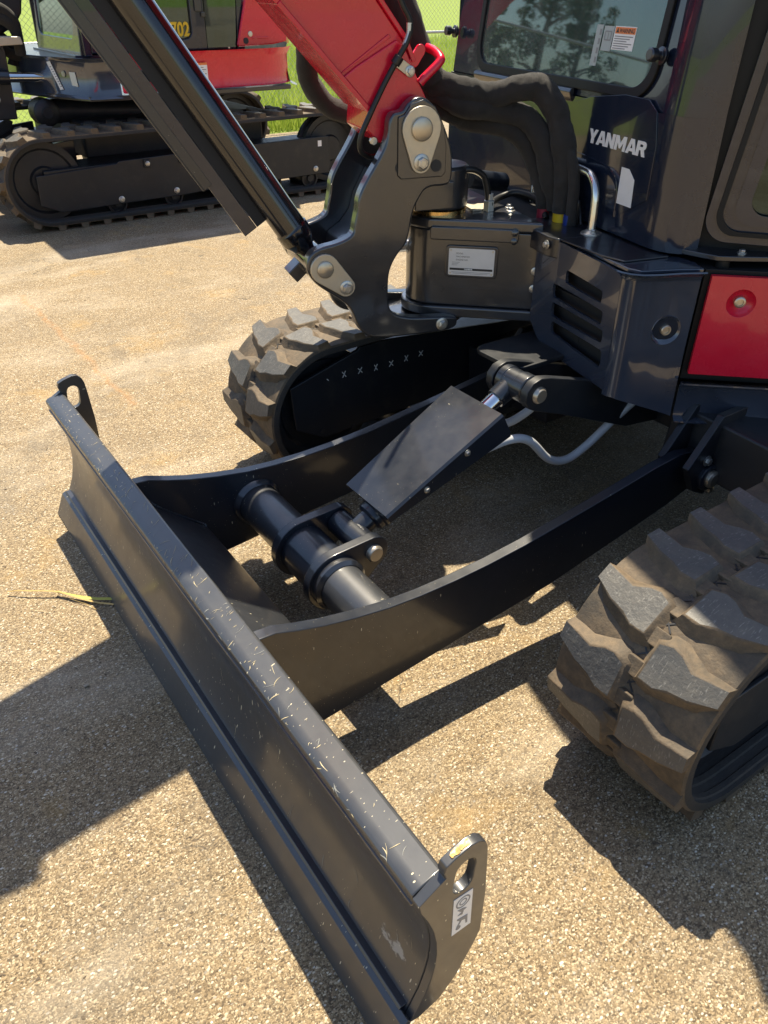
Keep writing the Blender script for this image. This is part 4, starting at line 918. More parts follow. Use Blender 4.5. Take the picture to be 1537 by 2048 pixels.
# sill trim and ledge
m = MB(); BP(m, [(CFX + .004, 1.246), (CFX + .016, 1.243), (CFX + .020, 1.234), (CFX + .010, 1.212), (CFX + .004, 1.208)], -.55, .085); m.build("sill_trim", MBLACK, cab, .002)
m = MB(); m.prism(smooth_poly([(.092, .990), (.50, .955), (.50, 1.215), (.42, 1.262), (.10, 1.222), (.088, 1.18)]), CFX + .005, CFX + .0090, BM @ Matrix(((0, 0, 1, 0), (1, 0, 0, 0), (0, 1, 0, 0), (0, 0, 0, 1)))); m.build("front_cover_panel", MCAB, cab, .001)
m = MB(); m.tube([bv(CFX + .005, .12, 1.085), bv(CFX + .006, .25, 1.078), bv(CFX + .006, .335, 1.06), bv(CFX + .006, .365, 1.02), bv(CFX + .006, .370, .95)], .004, 8, 8); m.build("panel_crease", MCAB, cab)
# knobs
for l, z in ((-.752, 1.352), (.454, 1.346)):
    p = Vector((*lean((CFX, 0), z)[:1], l, z)); M = BM @ frame(p, (0, 1, 0), z=(1, 0, .1))
    m = MB(); m.lathe([(.016, 0), (.020, .004), (.020, .012), (.010, .014), (.010, .026), (.0155, .028), (.0155, .044), (.012, .047)], M, 24); m.build("latch_knob", MBLACK, cab, .001)
# ---- lettering on the front panel, cut as flat vinyl
LET = {'Y': [[(0, 1), (.30, 1), (.47, .66), (.64, 1), (.94, 1), (.62, .40), (.62, 0), (.32, 0), (.32, .40)]],
       'A': [[(0, 0), (.34, 1), (.68, 1), (1.02, 0), (.74, 0), (.69, .17), (.33, .17), (.28, 0)], [(.40, .38), (.62, .38), (.51, .74)]],
       'N': [[(0, 0), (0, 1), (.28, 1), (.62, .46), (.62, 1), (.90, 1), (.90, 0), (.62, 0), (.28, .54), (.28, 0)]],
       'M': [[(0, 0), (0, 1), (.30, 1), (.55, .52), (.80, 1), (1.10, 1), (1.10, 0), (.84, 0), (.84, .58), (.62, .16), (.48, .16), (.26, .58), (.26, 0)]],
       'R': [[(0, 0), (0, 1), (.58, 1), (.74, .97), (.85, .86), (.88, .70), (.84, .54), (.72, .44), (.92, 0), (.61, 0), (.44, .40), (.28, .40), (.28, 0)], [(.28, .62), (.50, .62), (.58, .65), (.60, .70), (.58, .76), (.50, .79), (.28, .79)]]}
LM = BM @ frame((CFX + .0092, .196, 1.118), (0, 1, 0), (0, 0, 1))
hgt = .0365; x = 0
words = MB()
for ch in "YANMAR":
    L = LET[ch]; sx = hgt * 1.22
    words.prism([((px + .10 * py) * sx + x, py * hgt) for px, py in L[0]], 0, .0012, LM, holes=[[((px + .10 * py) * sx + x, py * hgt) for px, py in h] for h in L[1:]])
    x += (max(p[0] for p in L[0]) + (.07 if ch not in 'AY' else -.02)) * sx
words.build("maker_lettering", MWHITE, cab)
m = MB(); m.prism([(.374, .988), (.374, 1.081), (.408, 1.081), (.437, 1.058), (.441, .988)], CFX + .0092, CFX + .0100, BM @ Matrix(((0, 0, 1, 0), (1, 0, 0, 0), (0, 1, 0, 0), (0, 0, 0, 1)))); m.build("blank_white_sticker", MWHITE, cab)
# warning stickers behind the glass
SM = UF @ Matrix.Translation((0, 0, -.0065)) @ Matrix.Diagonal((1, 1, 1, 1))
def pan(x0, x1, z0, z1, mat, name, dz=0): return strip(x0, x1, z0 - 1.225, z1 - 1.225, mat, cab, name, UF @ Matrix.Translation((0, 0, .0022 + dz)), .0004)
w0 = pan(.214, .308, 1.348, 1.402, MWHITE, "warning_sticker"); 
strip(.217, .306, .160, .175, MORANGE, w0, "orange_header", UF @ Matrix.Translation((0, 0, .0028)))
text("WARNING", .0135, UF @ Matrix.Translation((.236, .1625, .0032)), MINK, w0, "warning_word", .0001, .0003)
mm = MB(); mm.prism([(.222, .1625), (.234, .1625), (.228, .1735)], 0, .0003, UF @ Matrix.Translation((0, 0, .0032))); mm.build("warning_triangle", MINK, w0)
for i in range(6): strip(.219, .300 - .012 * (i % 3), .153 - i * .0055, .1552 - i * .0055, MGREYINK, w0, M=UF @ Matrix.Translation((0, 0, .0028)))
pale = plain("faded_sticker", (.38, .42, .41), .4)
w1 = strip(.165, .210, .118, .176, pale, cab, "faded_sticker", UF @ Matrix.Translation((0, 0, .0024)))
q = MB(); q.prism(rrect(.172, .142, .203, .165, .002), 0, .0003, UF @ Matrix.Translation((0, 0, .003)), holes=[rrect(.175, .145, .200, .162, .002)]); q.prism([(.1875, .145), (.1895, .145), (.1895, .162), (.1875, .162)], 0, .0003, UF @ Matrix.Translation((0, 0, .003))); q.build("book_pictogram", MGREYINK, w1)
w2 = strip(.128, .158, .080, .178, pale, cab, "faded_sticker", UF @ Matrix.Translation((0, 0, .0024)))
q = MB()
for i in range(4): q.prism([(.146, .088 + i * .022), (.154, .088 + i * .022), (.154, .102 + i * .022), (.146, .102 + i * .022)], 0, .0003, UF @ Matrix.Translation((0, 0, .003)))
q.build("printed_blocks", MGREYINK, w2)
# ---- door side (angled), gasket gap, door skin with window
DA, DB = Vector((-.474, .612)), Vector((-.700, .800)); dd = (DB - DA).normalized(); dn = Vector((dd.y, -dd.x)); dn = dn if dn.y > 0 else -dn
def plate_frame(A_, d_, n_, z=0):
    M = BM @ frame((A_.x, A_.y, z), (d_.x, d_.y, 0), (0, 0, 1))
    if (M.to_3x3() @ Vector((0, 0, 1))).dot(bd(n_.x, n_.y, 0)) < 0: M = M @ Matrix.Scale(-1, 4, (0, 0, 1))
    return M
DM = plate_frame(DA, dd, dn)
m = MB(); m.prism([(-.008, .905), (.42, .905), (.42, 2.44), (-.008, 2.44)], -.040, -.012, DM, holes=[rrect(.10, 1.0, .41, 2.3, .06, 6)]); m.build("door_jamb", MSEAL, cab, .002)
def leanx(poly, k=.115): return [(x + max(0, y - 1.16) * k, y) for x, y in poly]
dsk = leanx(rrect(.006, .938, .75, 2.38, .060, 8)); dho = leanx(rrect(.094, 1.000, .70, 2.30, .045, 8))
dsk = [(x, y) for x, y in dsk]; 
m = MB(); m.prism(dsk, -.010, .012, DM, holes=[dho]); door = m.build("cab_door", MCAB, cab, .009, 40, 3)
m = MB(); m.prism(leanx(rrect(.030, .958, .73, 2.36, .05, 8)), .012, .022, DM, holes=[leanx(rrect(.044, .969, .722, 2.35, .049, 8))]); m.build("door_seal", MSEAL, door, .004)
m = MB(); m.prism(leanx(rrect(.070, .984, .712, 2.325, .046, 8)), .012, .018, DM, holes=[leanx(rrect(.104, 1.010, .69, 2.29, .040, 8))]); m.build("window_trim", MCAB, door, .003)
m = MB(); m.prism(leanx(rrect(.096, 1.002, .698, 2.298, .044, 8)), -.002, .003, DM); m.build("door_glass", MGLASS3, door)
# rest of the cab shell
m = MB(); m.sweep([(-1.05, .985), (-1.35, 1.0), (-1.62, .96), (-1.70, .85), (-1.70, -.70), (-1.66, -.765), (CFX - .02, -.765)][::-1], [(0, .905), (0, 2.44)], BM); o = m.build("rear_shell", MCAB, cab, 0, 50); sd = o.modifiers.new("sheet", 'SOLIDIFY'); sd.thickness = .012; sd.offset = 0
m = MB(); BZ(m, [(-.46, -.74), (-.46, -.06), (-.19, .02), (-.19, .20), (-.215, .44), (-.24, .80), (-.32, .93), (-.85, 1.0), (-1.1, 1.03), (-1.4, 1.03), (-1.68, .95), (-1.72, -.78)], 2.44, 2.53); m.build("cab_roof", MCAB, cab, .02)
m = MB(); m.tube([bv(-.52, .60, 2.25), bv(-.34, .78, 2.30), bv(-.24, .92, 2.28)], .012, 10, 6); m.prism(rrect(-.07, -.14, .07, .14, .04), 0, .04, BF((-.22, .96, 2.24), (.3, 1, 0), z=(1, -.3, 0))); m.build("side_mirror", MBLACK, cab, .005)
m = MB(); BZ(m, [(CFX - .02, -.75), (CFX - .02, .48), (-.46, .58), (-.75, .80), (-1.1, .96), (-1.6, .93), (-1.68, -.74)], .906, .93); m.build("cab_floor", MDARK, cab)
m = MB(); m.prism(rrect(-.24, -.24, .24, .24, .06), 1.30, 1.42, BM @ Matrix.Translation((-1.10, .10, 0))); m.prism(rrect(-.06, -.22, .06, .22, .05), 1.42, 2.05, BM @ Matrix.Translation((-1.33, .10, 0))); m.prism(rrect(-.15, -.15, .15, .15, .03), .93, 1.30, BM @ Matrix.Translation((-1.10, .10, 0))); seat = m.build("operator_seat", MDARK, cab, .02)
for l in (-.22, .42):
    m = MB(); m.box((-1.0, l, 1.36), (.42, .14, .30), BM); m.rod(bv(-.84, l, 1.5), bv(-.82, l, 1.64), .014); m.lathe([(.0, 0), (.022, .02), (.026, .06), (.018, .10), (0, .11)], BM @ Matrix.Translation((-.82, l, 1.63)), 14); m.build("control_console", MDARK, cab, .01)
for l in (.02, .14):
    m = MB(); m.tube([bv(-.62, l, .93), bv(-.60, l, 1.15), bv(-.57, l, 1.33), bv(-.55, l, 1.37)], .011, 10, 8); m.build("travel_lever", MRAIL, cab)
m = MB(); m.box((-.60, .30, 1.26), (.10, .34, .02), BM); m.build("dash_tray", plain("tan_trim", (.16, .09, .045), .5), cab, .004)

# ================================================================== SECOND EXCAVATOR, PARKED BEHIND
BG = thing("excavator", "second red and black excavator parked behind with yellow number 702 on its door", "excavator", (-2.1, -5.9, 0))
def QX(m, poly, ya, yb, **k): m.prism(poly, -max(ya, yb), -min(ya, yb), R0, **k)
CF2, RF2, CR2, RR2 = (-.940, .325), .293, (-3.35, .335), .30
for yi, yo in ((-5.17, -4.75), (-6.63, -7.05)):
    s = 1 if yo > yi else -1
    make_track(BG, yi, yo, CF2, RF2, CR2, RR2, 40, .032, marks=False, phase=.2)
    m = MB(); QX(m, [(-.87, .375), (-1.45, .405), (-1.47, .42), (-2.3, .440), (-3.28, .450), (-3.28, .16), (-2.2, .145), (-1.95, .13), (-1.55, .125), (-1.0, .115), (-.86, .175)], yo - s * .045, yo - s * .032)
    QX(m, [(-.93, .40), (-3.3, .43), (-3.3, .2), (-.93, .2)], yi + s * .04, yo - s * .045); tf = m.build("track_frame", MFRAME, BG, .006)
    for x, z in ((-1.445, .156), (-1.885, .170), (-2.5, .18), (-3.14, .203)): bolt((x, yo - s * .031, z), (0, s, 0), .016, tf)
    for x, z in ((-1.68, .385), (-1.96, .39)):
        m = MB(); m.box((x, yo - s * .025, z), (.055, .016, .055)); m.build("clamp_block", MFRAME, tf, .004); bolt((x, yo - s * .017, z), (0, s, 0), .012, tf)
    for x in (-1.42, -1.87, -2.3, -2.75, -3.1): wheel("track_roller", (x, yo - s * .20, .125), .075, .26, tf)
    for x in (-1.0, -1.14, -1.28):
        m = MB(); m.lathe([(.012, 0), (.012, .002)], frame((x, yo - s * .0318, .145 + .012 * (x + 1.28) * -1), (1, 0, 0), z=(0, s, 0)), 12); m.build("drain_hole", MINK, tf)
    m = MB(); m.prism([(0, 0), (.035, 0), (.035, .045), (0, .045)], 0, .002, frame((-3.205, yo - s * .0318, .375), (1, 0, 0), (0, 0, 1)) if s < 0 else frame((-3.205, yo - s * .0298, .375), (1, 0, 0), (0, 0, 1))); m.build("white_tag", MWHITE, tf)
    wheel("idler_wheel", (CF2[0], yo - s * .20, CF2[1]), .262, .22, tf); wheel("sprocket", (CR2[0], yo - s * .2, CR2[1]), .265, .14, tf)
m = MB(); m.box((-2.1, -5.9, .52), (1.5, 1.5, .26)); m.lathe([(.5, .65), (.5, .80)], frame((-2.1, -5.9, 0), (1, 0, 0), z=(0, 0, 1)), 40); ch = m.build("undercarriage_frame", MFRAME, BG, .02)
m = MB(); m.rod((-1.9, -5.45, .665), (-1.24, -5.45, .70), .085, 22); m.lathe([(.075, -.10), (.095, -.085), (.095, .085), (.075, .10)], frame((-1.175, -5.45, .70), (1, 0, 0), z=(0, 1, 0)), 26); m.lathe([(.04, .10), (.04, .115)], frame((-1.175, -5.45, .70), (1, 0, 0), z=(0, 1, 0)), 18); m.build("blade_cylinder", MFRAME, ch, .004)
m = MB(); QX(m, [(-.45, .40), (-.98, .625), (-1.02, .600), (-.99, .545), (-.50, .34)], -6.10, -5.86); m.build("cylinder_cover", paint("blue_black_paint", (.03, .035, .045), .3), ch, .004)
m = MB(); QX(m, [(-.10, .55), (-.06, .55), (-.04, .02), (-.12, .02)], -7.0, -4.8); m.build("dozer_blade", MARM, BG, .006)
for y in (-6.5, -5.3):
    m = MB(); QX(m, [(-.1, .40), (-1.3, .52), (-1.3, .38), (-.1, .12)], y, y + .04); m.build("push_arm", MARM, BG, .004)
# upper works
fplan = [(-1.02, -6.9), (-1.02, -5.95), (-1.10, -5.55), (-1.20, -5.32), (-1.37, -4.89), (-1.41, -4.86), (-1.46, -4.85), (-1.60, -4.85)]
m = MB(); m.sweep(fplan[::-1], [(-.02, .82), (0, .845), (0, 1.04), (-.012, 1.065), (-.04, 1.075)]); fe = m.build("front_fender", MGLOSS, BG, 0, 50)
m = MB(); m.prism([(-1.03, -6.9), (-1.04, -5.95), (-1.21, -5.33), (-1.39, -4.87), (-1.75, -4.9), (-1.9, -6.9)], 1.055, 1.072); m.prism([(-1.00, -6.9), (-1.0, -5.95), (-1.19, -5.31), (-1.37, -4.87), (-1.62, -4.83), (-3.0, -4.88), (-3.0, -6.9)], .805, .838); m.build("revolving_frame", MBLACK, BG, .006)
rplan = [(-1.61, -4.845), (-2.2, -4.84), (-2.75, -4.86), (-2.93, -4.91), (-3.06, -5.02)]
m = MB(); m.sweep(rplan[::-1], [(-.03, .850), (0, .856), (.006, .90), (.006, 1.04), (-.002, 1.058), (-.03, 1.098)]); m.build("side_skirt", MRED, BG, 0, 40)
cpl = [(-3.055, -5.00), (-3.13, -5.15), (-3.24, -5.5), (-3.27, -5.9), (-3.24, -6.4), (-3.06, -6.85)]
m = MB(); m.sweep(cpl[::-1], [(-.06, .82), (-.01, .835), (.02, .95), (.01, 1.10), (-.02, 1.2), (-.02, 1.40), (-.10, 1.6)]); m.build("counterweight", MGREY, BG, 0, 50)
ru = [(-2.36, -4.87), (-2.62, -4.875), (-2.80, -4.89), (-2.95, -4.95), (-3.07, -5.06)]
m = MB(); m.prism([(-2.585, 1.115), (-2.600, 1.105), (-2.90, 1.115), (-3.02, 1.135), (-3.02, 1.75), (-2.78, 1.75)], 4.94, 4.965, R0); eng = m.build("engine_cover", MRED, BG, .012, 40, 3)
m = MB(); m.sweep([(-3.018, -4.945), (-3.06, -4.99), (-3.10, -5.1), (-3.12, -5.4)][::-1], [(0, 1.12), (0, 1.75)]); m.build("engine_cover_side", MRED, BG, 0, 50)
m = MB(); m.lathe([(.020, 0), (.018, .004), (.004, .005)], frame((-2.70, -4.939, 1.19), (1, 0, 0), z=(0, 1, 0)), 18); m.build("cover_lock", MBOLT, eng); m = MB(); m.lathe([(.022, 0), (.020, .003)], frame((-2.66, -4.939, 1.145), (1, 0, 0), z=(0, 1, 0)), 18); m.build("cover_latch", MINK, eng)
m = MB(); m.prism(rrect(-2.86, 1.155, -2.71, 1.170, .006), -.004, .006, frame((0, -4.94, 0), (1, 0, 0), (0, 0, 1))); m.build("pressed_rib", MRED, eng, .004)
# cab
m = MB(); QX(m, [(-1.44, 1.075), (-1.40, 1.10), (-1.43, 2.45), (-2.55, 2.5), (-2.75, 1.75), (-2.60, 1.09)], -6.16, -6.14)
QX(m, [(-1.36, 1.06), (-2.62, 1.06), (-2.62, 1.085), (-1.36, 1.085)], -6.15, -5.0); cab2 = m.build("cab", MCAB, BG, .003)
m = MB(); QX(m, [(-1.38, 2.46), (-2.7, 2.46), (-2.7, 2.55), (-1.42, 2.55)], -6.2, -4.9); m.build("cab_roof", MCAB, cab2, .02)
m = MB(); QX(m, [(-2.60, 1.08), (-2.66, 1.08), (-2.74, 2.46), (-2.68, 2.46)], -6.15, -4.97); m.build("cab_back", MCAB, cab2, .003)
FQ = frame((-1.40, -5.02, 1.075), (0, -1, 0), (-.07, 0, 1))
if (FQ.to_3x3() @ Vector((0, 0, 1))).x < 0: FQ = FQ @ Matrix.Scale(-1, 4, (0, 0, 1))
m = MB(); m.prism([(-.02, 0), (1.14, 0), (1.14, 1.39), (-.02, 1.39)], -.03, 0, FQ, holes=[rrect(.10, .105, 1.04, 1.30, .08)]); m.build("front_frame", MCAB, cab2, .006)
m = MB(); m.prism(rrect(.095, .10, 1.045, 1.305, .08), -.015, -.008, FQ); m.build("windshield", MGLASS2, cab2)
DQ = frame((0, -4.99, 0), (1, 0, 0), (0, 0, 1)); 
if (DQ.to_3x3() @ Vector((0, 0, 1))).y < 0: DQ = DQ @ Matrix.Scale(-1, 4, (0, 0, 1))
dh = rrect(-2.235, 1.165, -1.60, 2.30, .06)
m = MB(); m.prism([(-1.47, 1.095), (-1.50, 2.42), (-2.345, 2.42), (-2.345, 1.095)], 0, .035, DQ, holes=[dh]); door2 = m.build("cab_door", MCAB, cab2, .006)
m = MB(); m.prism(rrect(-2.245, 1.155, -1.59, 2.31, .065), .012, .020, DQ); m.build("door_glass", MGLASS2, door2)
m = MB(); m.prism(rrect(-2.245, 1.155, -1.59, 2.31, .065), .0205, .030, DQ, holes=[rrect(-2.228, 1.172, -1.607, 2.293, .055)]); m.build("door_seal", MSEAL, door2)
m = MB(); m.box((-2.295, -4.95, 1.40), (.05, .02, .12)); m.box((-2.33, -4.95, 1.32), (.03, .02, .03)); m.build("door_hinge", MBLACK, door2, .004)
m = MB(); m.prism([(-2.352, 1.095), (-2.365, 2.40), (-2.70, 2.40), (-2.585, 1.095)], .010, .022, DQ); m.build("rear_quarter_glass", glass("dark_quarter_glass", (.10, .13, .12), .02, .10), cab2)
m = MB(); m.prism([(-1.42, 1.075), (-1.405, 2.45), (-1.465, 2.45), (-1.475, 1.075)], -.03, .02, DQ); m.build("corner_pillar", MCAB, cab2, .008)
TQ = frame((-2.075, -4.966, 1.187), (-1, 0, 0), (0, 0, 1))
o = text("702", .125, TQ, MYELLOW, door2, "painted_number", .0006, .0035, 0, 1.0)
o.matrix_basis = TQ @ Matrix.Diagonal((.78, 1, 1, 1))
m = MB(); m.box((-2.0, -5.6, 1.45), (.5, .5, .5)); m.box((-2.35, -5.6, 1.8), (.14, .5, .8)); m.build("operator_seat", MDARK, cab2, .05)
SQ = frame((-2.165, -4.8325, .905), (-1, 0, 0), (0, 0, 1))
m = MB(); m.prism([(0, 0), (.105, 0), (.105, .115), (0, .115)], 0, .0015, SQ); ws = m.build("safety_sticker", MWHITE, BG)
q = MB(); q.prism([(0, .100), (.105, .100), (.105, .115), (0, .115)], .0016, .0022, SQ); q.build("orange_header", MORANGE, ws)
for i in range(6): strip(.01, .095 - .02 * (i % 2), .012 + i * .014, .017 + i * .014, MGREYINK, ws, M=SQ @ Matrix.Translation((0, 0, .0017)))
# stickers on its front corner
ft = Vector((-.17, .43, 0)).normalized(); TQ2 = frame((-1.225, -5.248, .90), (-.17 / .462, .43 / .462, 0), (0, 0, 1))
if (TQ2.to_3x3() @ Vector((0, 0, 1))).x < 0: TQ2 = TQ2 @ Matrix.Scale(-1, 4, (0, 0, 1))
m = MB(); m.prism([(.09, -.035), (.128, -.030), (.032, .145), (-.010, .138)], .002, .004, TQ2); tg = m.build("paper_tag", MWHITE, BG)
q = MB()
for i in range(9):
    u = i / 9; x0 = .088 - .088 * u; z0 = -.015 + .135 * u; q.prism([(x0 + .012, z0), (x0 + .03, z0 + .002), (x0 + .026, z0 + .008), (x0 + .008, z0 + .006)], .0042, .0046, TQ2)
o = q.build("printed_lines", MGREYINK, tg); o["kind"] = "stuff"
m = MB(); m.prism([(.235, .0), (.300, -.004), (.290, .085), (.225, .085)], .002, .004, TQ2); m.build("small_plate", MPLATE, BG)
m = MB(); m.prism(circ(.16, .07, .020, 14), .002, .006, TQ2); m.build("cover_lock", MBOLT, BG)
# boom foot, swing rod and hoses at its front
ckp = [(-.98, .66), (-.55, .66), (-.50, .78), (-.60, 1.0), (-.72, 1.45), (-.92, 1.45), (-1.0, 1.1)]
m = MB(); QX(m, ckp, -5.74, -5.70); bb = m.build("boom_bracket", MCAST, BG, .01)
m = MB(); QX(m, ckp, -5.50, -5.46); m.build("bracket_cheek", MCAST, bb, .01); m = MB(); QX(m, [(-.95, .70), (-.75, .70), (-.75, 1.0), (-.95, 1.0)], -5.70, -5.50); m.build("bracket_web", MCAST, bb, .01)
m = MB(); m.rod((-.80, -5.36, .955), (-.96, -5.36, .945), .05, 20); m.build("swing_cylinder", MBLACK, BG, .003)
m = MB(); m.rod((-.955, -5.36, .945), (-1.20, -5.36, .935), .034, 20); m.build("chrome_rod", MCHROME, BG)
bolt((-.86, -5.455, .80), (.3, .9, .2), .020, BG)
for pts in ([(-.80, -5.62, 1.25), (-.98, -5.60, 1.22), (-1.08, -5.60, 1.10), (-1.06, -5.6, 1.0)], [(-.80, -5.58, 1.18), (-.95, -5.56, 1.16), (-1.05, -5.55, 1.08), (-1.14, -5.55, 1.06)]):
    m = MB(); m.tube(pts, .035, 12, 8, .1, 2.0); m.build("hose_bundle", MFAB, BG)
m = MB(); m.prism([(-.80, 1.40), (-.45, 1.90), (.3, 2.8), (.1, 2.9), (-.75, 2.0), (-1.0, 1.45), (-.9, 1.34)], 5.52, 5.68, R0); m.build("boom", MRED, BG, .01)

m = MB(); m.prism(smooth_poly([(-.70, 1.20), (-.98, 1.18), (-1.18, 1.27), (-1.24, 1.5), (-1.18, 2.0), (-.70, 2.0)]), 5.56, 5.74, R0); m.build("boom_foot", MBLACK, BG, .02)
m = MB(); m.prism([(-.92, 1.14), (-1.10, 1.145), (-1.09, 1.195), (-.92, 1.20)], 5.30, 5.42, R0); m.build("work_plate", MZINC, BG, .006)
for k, z in enumerate((1.30, 1.36)):
    m = MB(); m.tube([(-.70, -5.4, z), (-.95, -5.38, z + .02), (-1.08, -5.40, z - .06), (-1.10, -5.45, z - .22)], .038, 12, 8, .1, 3.0 + k); m.build("hose_bundle", MFAB, BG)

# ================================================================== CHAIN-LINK FENCE
FY = -8.6
FE = thing("chain_link_fence", "galvanised chain-link fence with a mid rail standing in the bright grass behind the machines", "fence", (-5, FY, 0))
for i in range(6):
    m = MB(); x = -13 + 3.05 * i; m.rod((x, FY, 0), (x, FY, 2.05), .03, 12); m.lathe([(.034, 2.05), (.030, 2.08), (0, 2.095)], Matrix.Translation((x, FY, 0)), 12); m.build("fence_post", MGALV, FE)
for z in (.985, 2.0):
    m = MB(); m.rod((-13, FY + .001, z), (2.25, FY + .001, z), .018, 10); m.build("fence_rail", MGALV, FE)
m = MB(); w_ = .0014; dx, dz = .032, .032
for i in range(int(15 / .064)):
    for half_ in (0, 1):
        x = -13 + i * .064 + half_ * .032; pts = []
        for k in range(62):
            sgn = 1 if (k + half_) % 2 else -1
            pts.append(Vector((x + sgn * .016, FY + .02 + .003 * sgn, .05 + k * dz)))
        vs = []
        for p in pts: vs += [p + Vector((w_, 0, 0)), p + Vector((-w_, 0, w_)), p + Vector((-w_, 0, -w_))]
        fs = []
        for k in range(61):
            for j in range(3): fs.append((k * 3 + j, k * 3 + (j + 1) % 3, k * 3 + 3 + (j + 1) % 3, k * 3 + 3 + j))
        m.add(vs, fs)
o = m.build("wire_mesh", MGALV, FE); o["kind"] = "stuff"

# ================================================================== GRASS, TREES, CABLES
rnd = random.Random(3); vs = []; fs = []
def blades(n, x0, x1, y0, y1, h0, h1):
    for _ in range(n):
        x, y = rnd.uniform(x0, x1), rnd.uniform(y0, y1); h = rnd.uniform(h0, h1) * (.7 + .6 * (noise.noise(Vector((x * .7, y * .7, 0))) + .5)); a = rnd.uniform(0, 6.283); w = rnd.uniform(.004, .009)
        lx, ly = math.cos(a), math.sin(a); bx, by = rnd.uniform(-.5, .5) * h, rnd.uniform(-.5, .5) * h; k = len(vs)
        vs.extend([(x - lx * w, y - ly * w, -.004), (x + lx * w, y + ly * w, -.004), (x + lx * w * .8 + bx * .35, y + ly * w * .8 + by * .35, h * .6), (x - lx * w * .8 + bx * .35, y - ly * w * .8 + by * .35, h * .6), (x + bx, y + by, h)])
        fs.extend([(k, k + 1, k + 2, k + 3), (k + 3, k + 2, k + 4)])
blades(26000, -11, -3.0, -12.5, -8.05, .10, .34); blades(20000, -18, -3, -22, -12.5, .14, .42)
me = bpy.data.meshes.new("tall_grass"); me.from_pydata(vs, [], fs); me.materials.append(MGRASS)
o = bpy.data.objects.new("tall_grass", me); COL.objects.link(o)
tag(o, "bright green tall grass growing behind and beyond the chain-link fence", "grass", kind="stuff")
# one leaf cloud shared by the trees' crowns would look alike; each tree grows its own
def tree(x, y, h, r, seed, label):
    t = thing("tree", label, "tree", (x, y, 0), "trees around the lot"); rg = random.Random(seed)
    m = MB(); m.tube([(x, y, -.05), (x + .08, y, h * .25), (x - .05, y + .1, h * .55), (x + .1, y, h * .85)], lambda u: (.035 * h) * (1 - .8 * u) + .02, 10, 6)
    tips = []
    for k in range(11):
        z = h * rg.uniform(.25, .75); a = rg.uniform(0, 6.28); l = r * rg.uniform(.5, .95)
        e = Vector((x + l * math.cos(a), y + l * math.sin(a), z + l * rg.uniform(.3, .8))); m.tube([(x, y, z), tuple(Vector((x, y, z)).lerp(e, .5) + Vector((0, 0, .1))), tuple(e)], lambda u: .012 * h * (1 - .8 * u) + .006, 6, 4); tips.append(e)
    m.build("trunk", MBARK, t)
    v = []; f = []
    for k in range(46):
        e = rg.choice(tips); c = e + Vector((rg.gauss(0, r * .22), rg.gauss(0, r * .22), rg.gauss(.1 * h, h * .10)))
        if rg.random() < .3: c = Vector((x, y, h * .8)) + Vector((rg.gauss(0, r * .3), rg.gauss(0, r * .3), rg.gauss(0, h * .12)))
        cr_ = r * rg.uniform(.14, .30)
        for _ in range(95):
            d = Vector((rg.gauss(0, 1), rg.gauss(0, 1), rg.gauss(0, .8))).normalized() * cr_ * rg.random() ** .4
            p = c + d; s_ = rg.uniform(.06, .13); u = Vector((rg.gauss(0, 1), rg.gauss(0, 1), rg.gauss(0, .6))).normalized(); w = u.orthogonal().normalized(); w = (w * math.cos(rg.random() * 6) + u.cross(w) * math.sin(rg.random() * 6))
            k0 = len(v); v += [p - u * s_, p + w * s_ * .5, p + u * s_, p - w * s_ * .5]; f.append((k0, k0 + 1, k0 + 2, k0 + 3))
    me = bpy.data.meshes.new("crown"); me.from_pydata([tuple(q) for q in v], [], f); me.materials.append(MLEAF); o = bpy.data.objects.new("crown", me); COL.objects.link(o); attach(o, t)
TL = "leafy tree beyond the fence, seen mirrored in the windshield"
tree(9.4, -38, 7.3, 1.7, 1, "tallest leafy tree beyond the fence, seen mirrored in the windshield")
tree(11.9, -40, 6.3, 1.6, 2, "broad leafy tree beyond the fence, mirrored at the right of the windshield")
tree(7.2, -41, 5.2, 1.4, 3, "low leafy tree beyond the fence, mirrored at the left of the tallest one")
tree(-11.5, 26, 9.5, 3.8, 4, "big leafy tree across the lot, mirrored green in the door glass marked 702")
tree(-17, 29, 9.5, 4.2, 5, "round leafy tree across the lot, opposite the parked machine's cab")
tree(-24, 31, 9.0, 4.0, 6, "leafy tree across the lot at the far end of its row")
for i, (x, lab) in enumerate(((-19, "wooden utility pole beyond the fence at the far end of the cables"), (11, "wooden utility pole beyond the fence at the near end of the cables"))):
    t = thing("utility_pole", lab, "utility pole", (x, -19, 0), "utility poles")
    m = MB(); m.rod((x, -19, -.1), (x, -19, 8.2), .16, 14, r2=.11); m.build("pole", MBARK, t); m = MB(); m.box((x, -19, 7.6), (.12, 2.0, .12)); m.build("cross_arm", MBARK, t)
for i, (dy, z0, r, lab) in enumerate(((-.8, 7.7, .014, "topmost thin cable strung between the utility poles"), (.8, 7.68, .012, "front thin cable strung between the utility poles"), (.0, 6.4, .03, "thick bundled cable strung lowest between the utility poles"))):
    m = MB(); m.tube([(-19 + 3 * k, -19 + dy, z0 - .75 * (1 - ((k - 5) / 5) ** 2)) for k in range(11)], r, 6, 3); tag(m.build("overhead_cable", MCABLE), lab, "cable", "overhead cables")

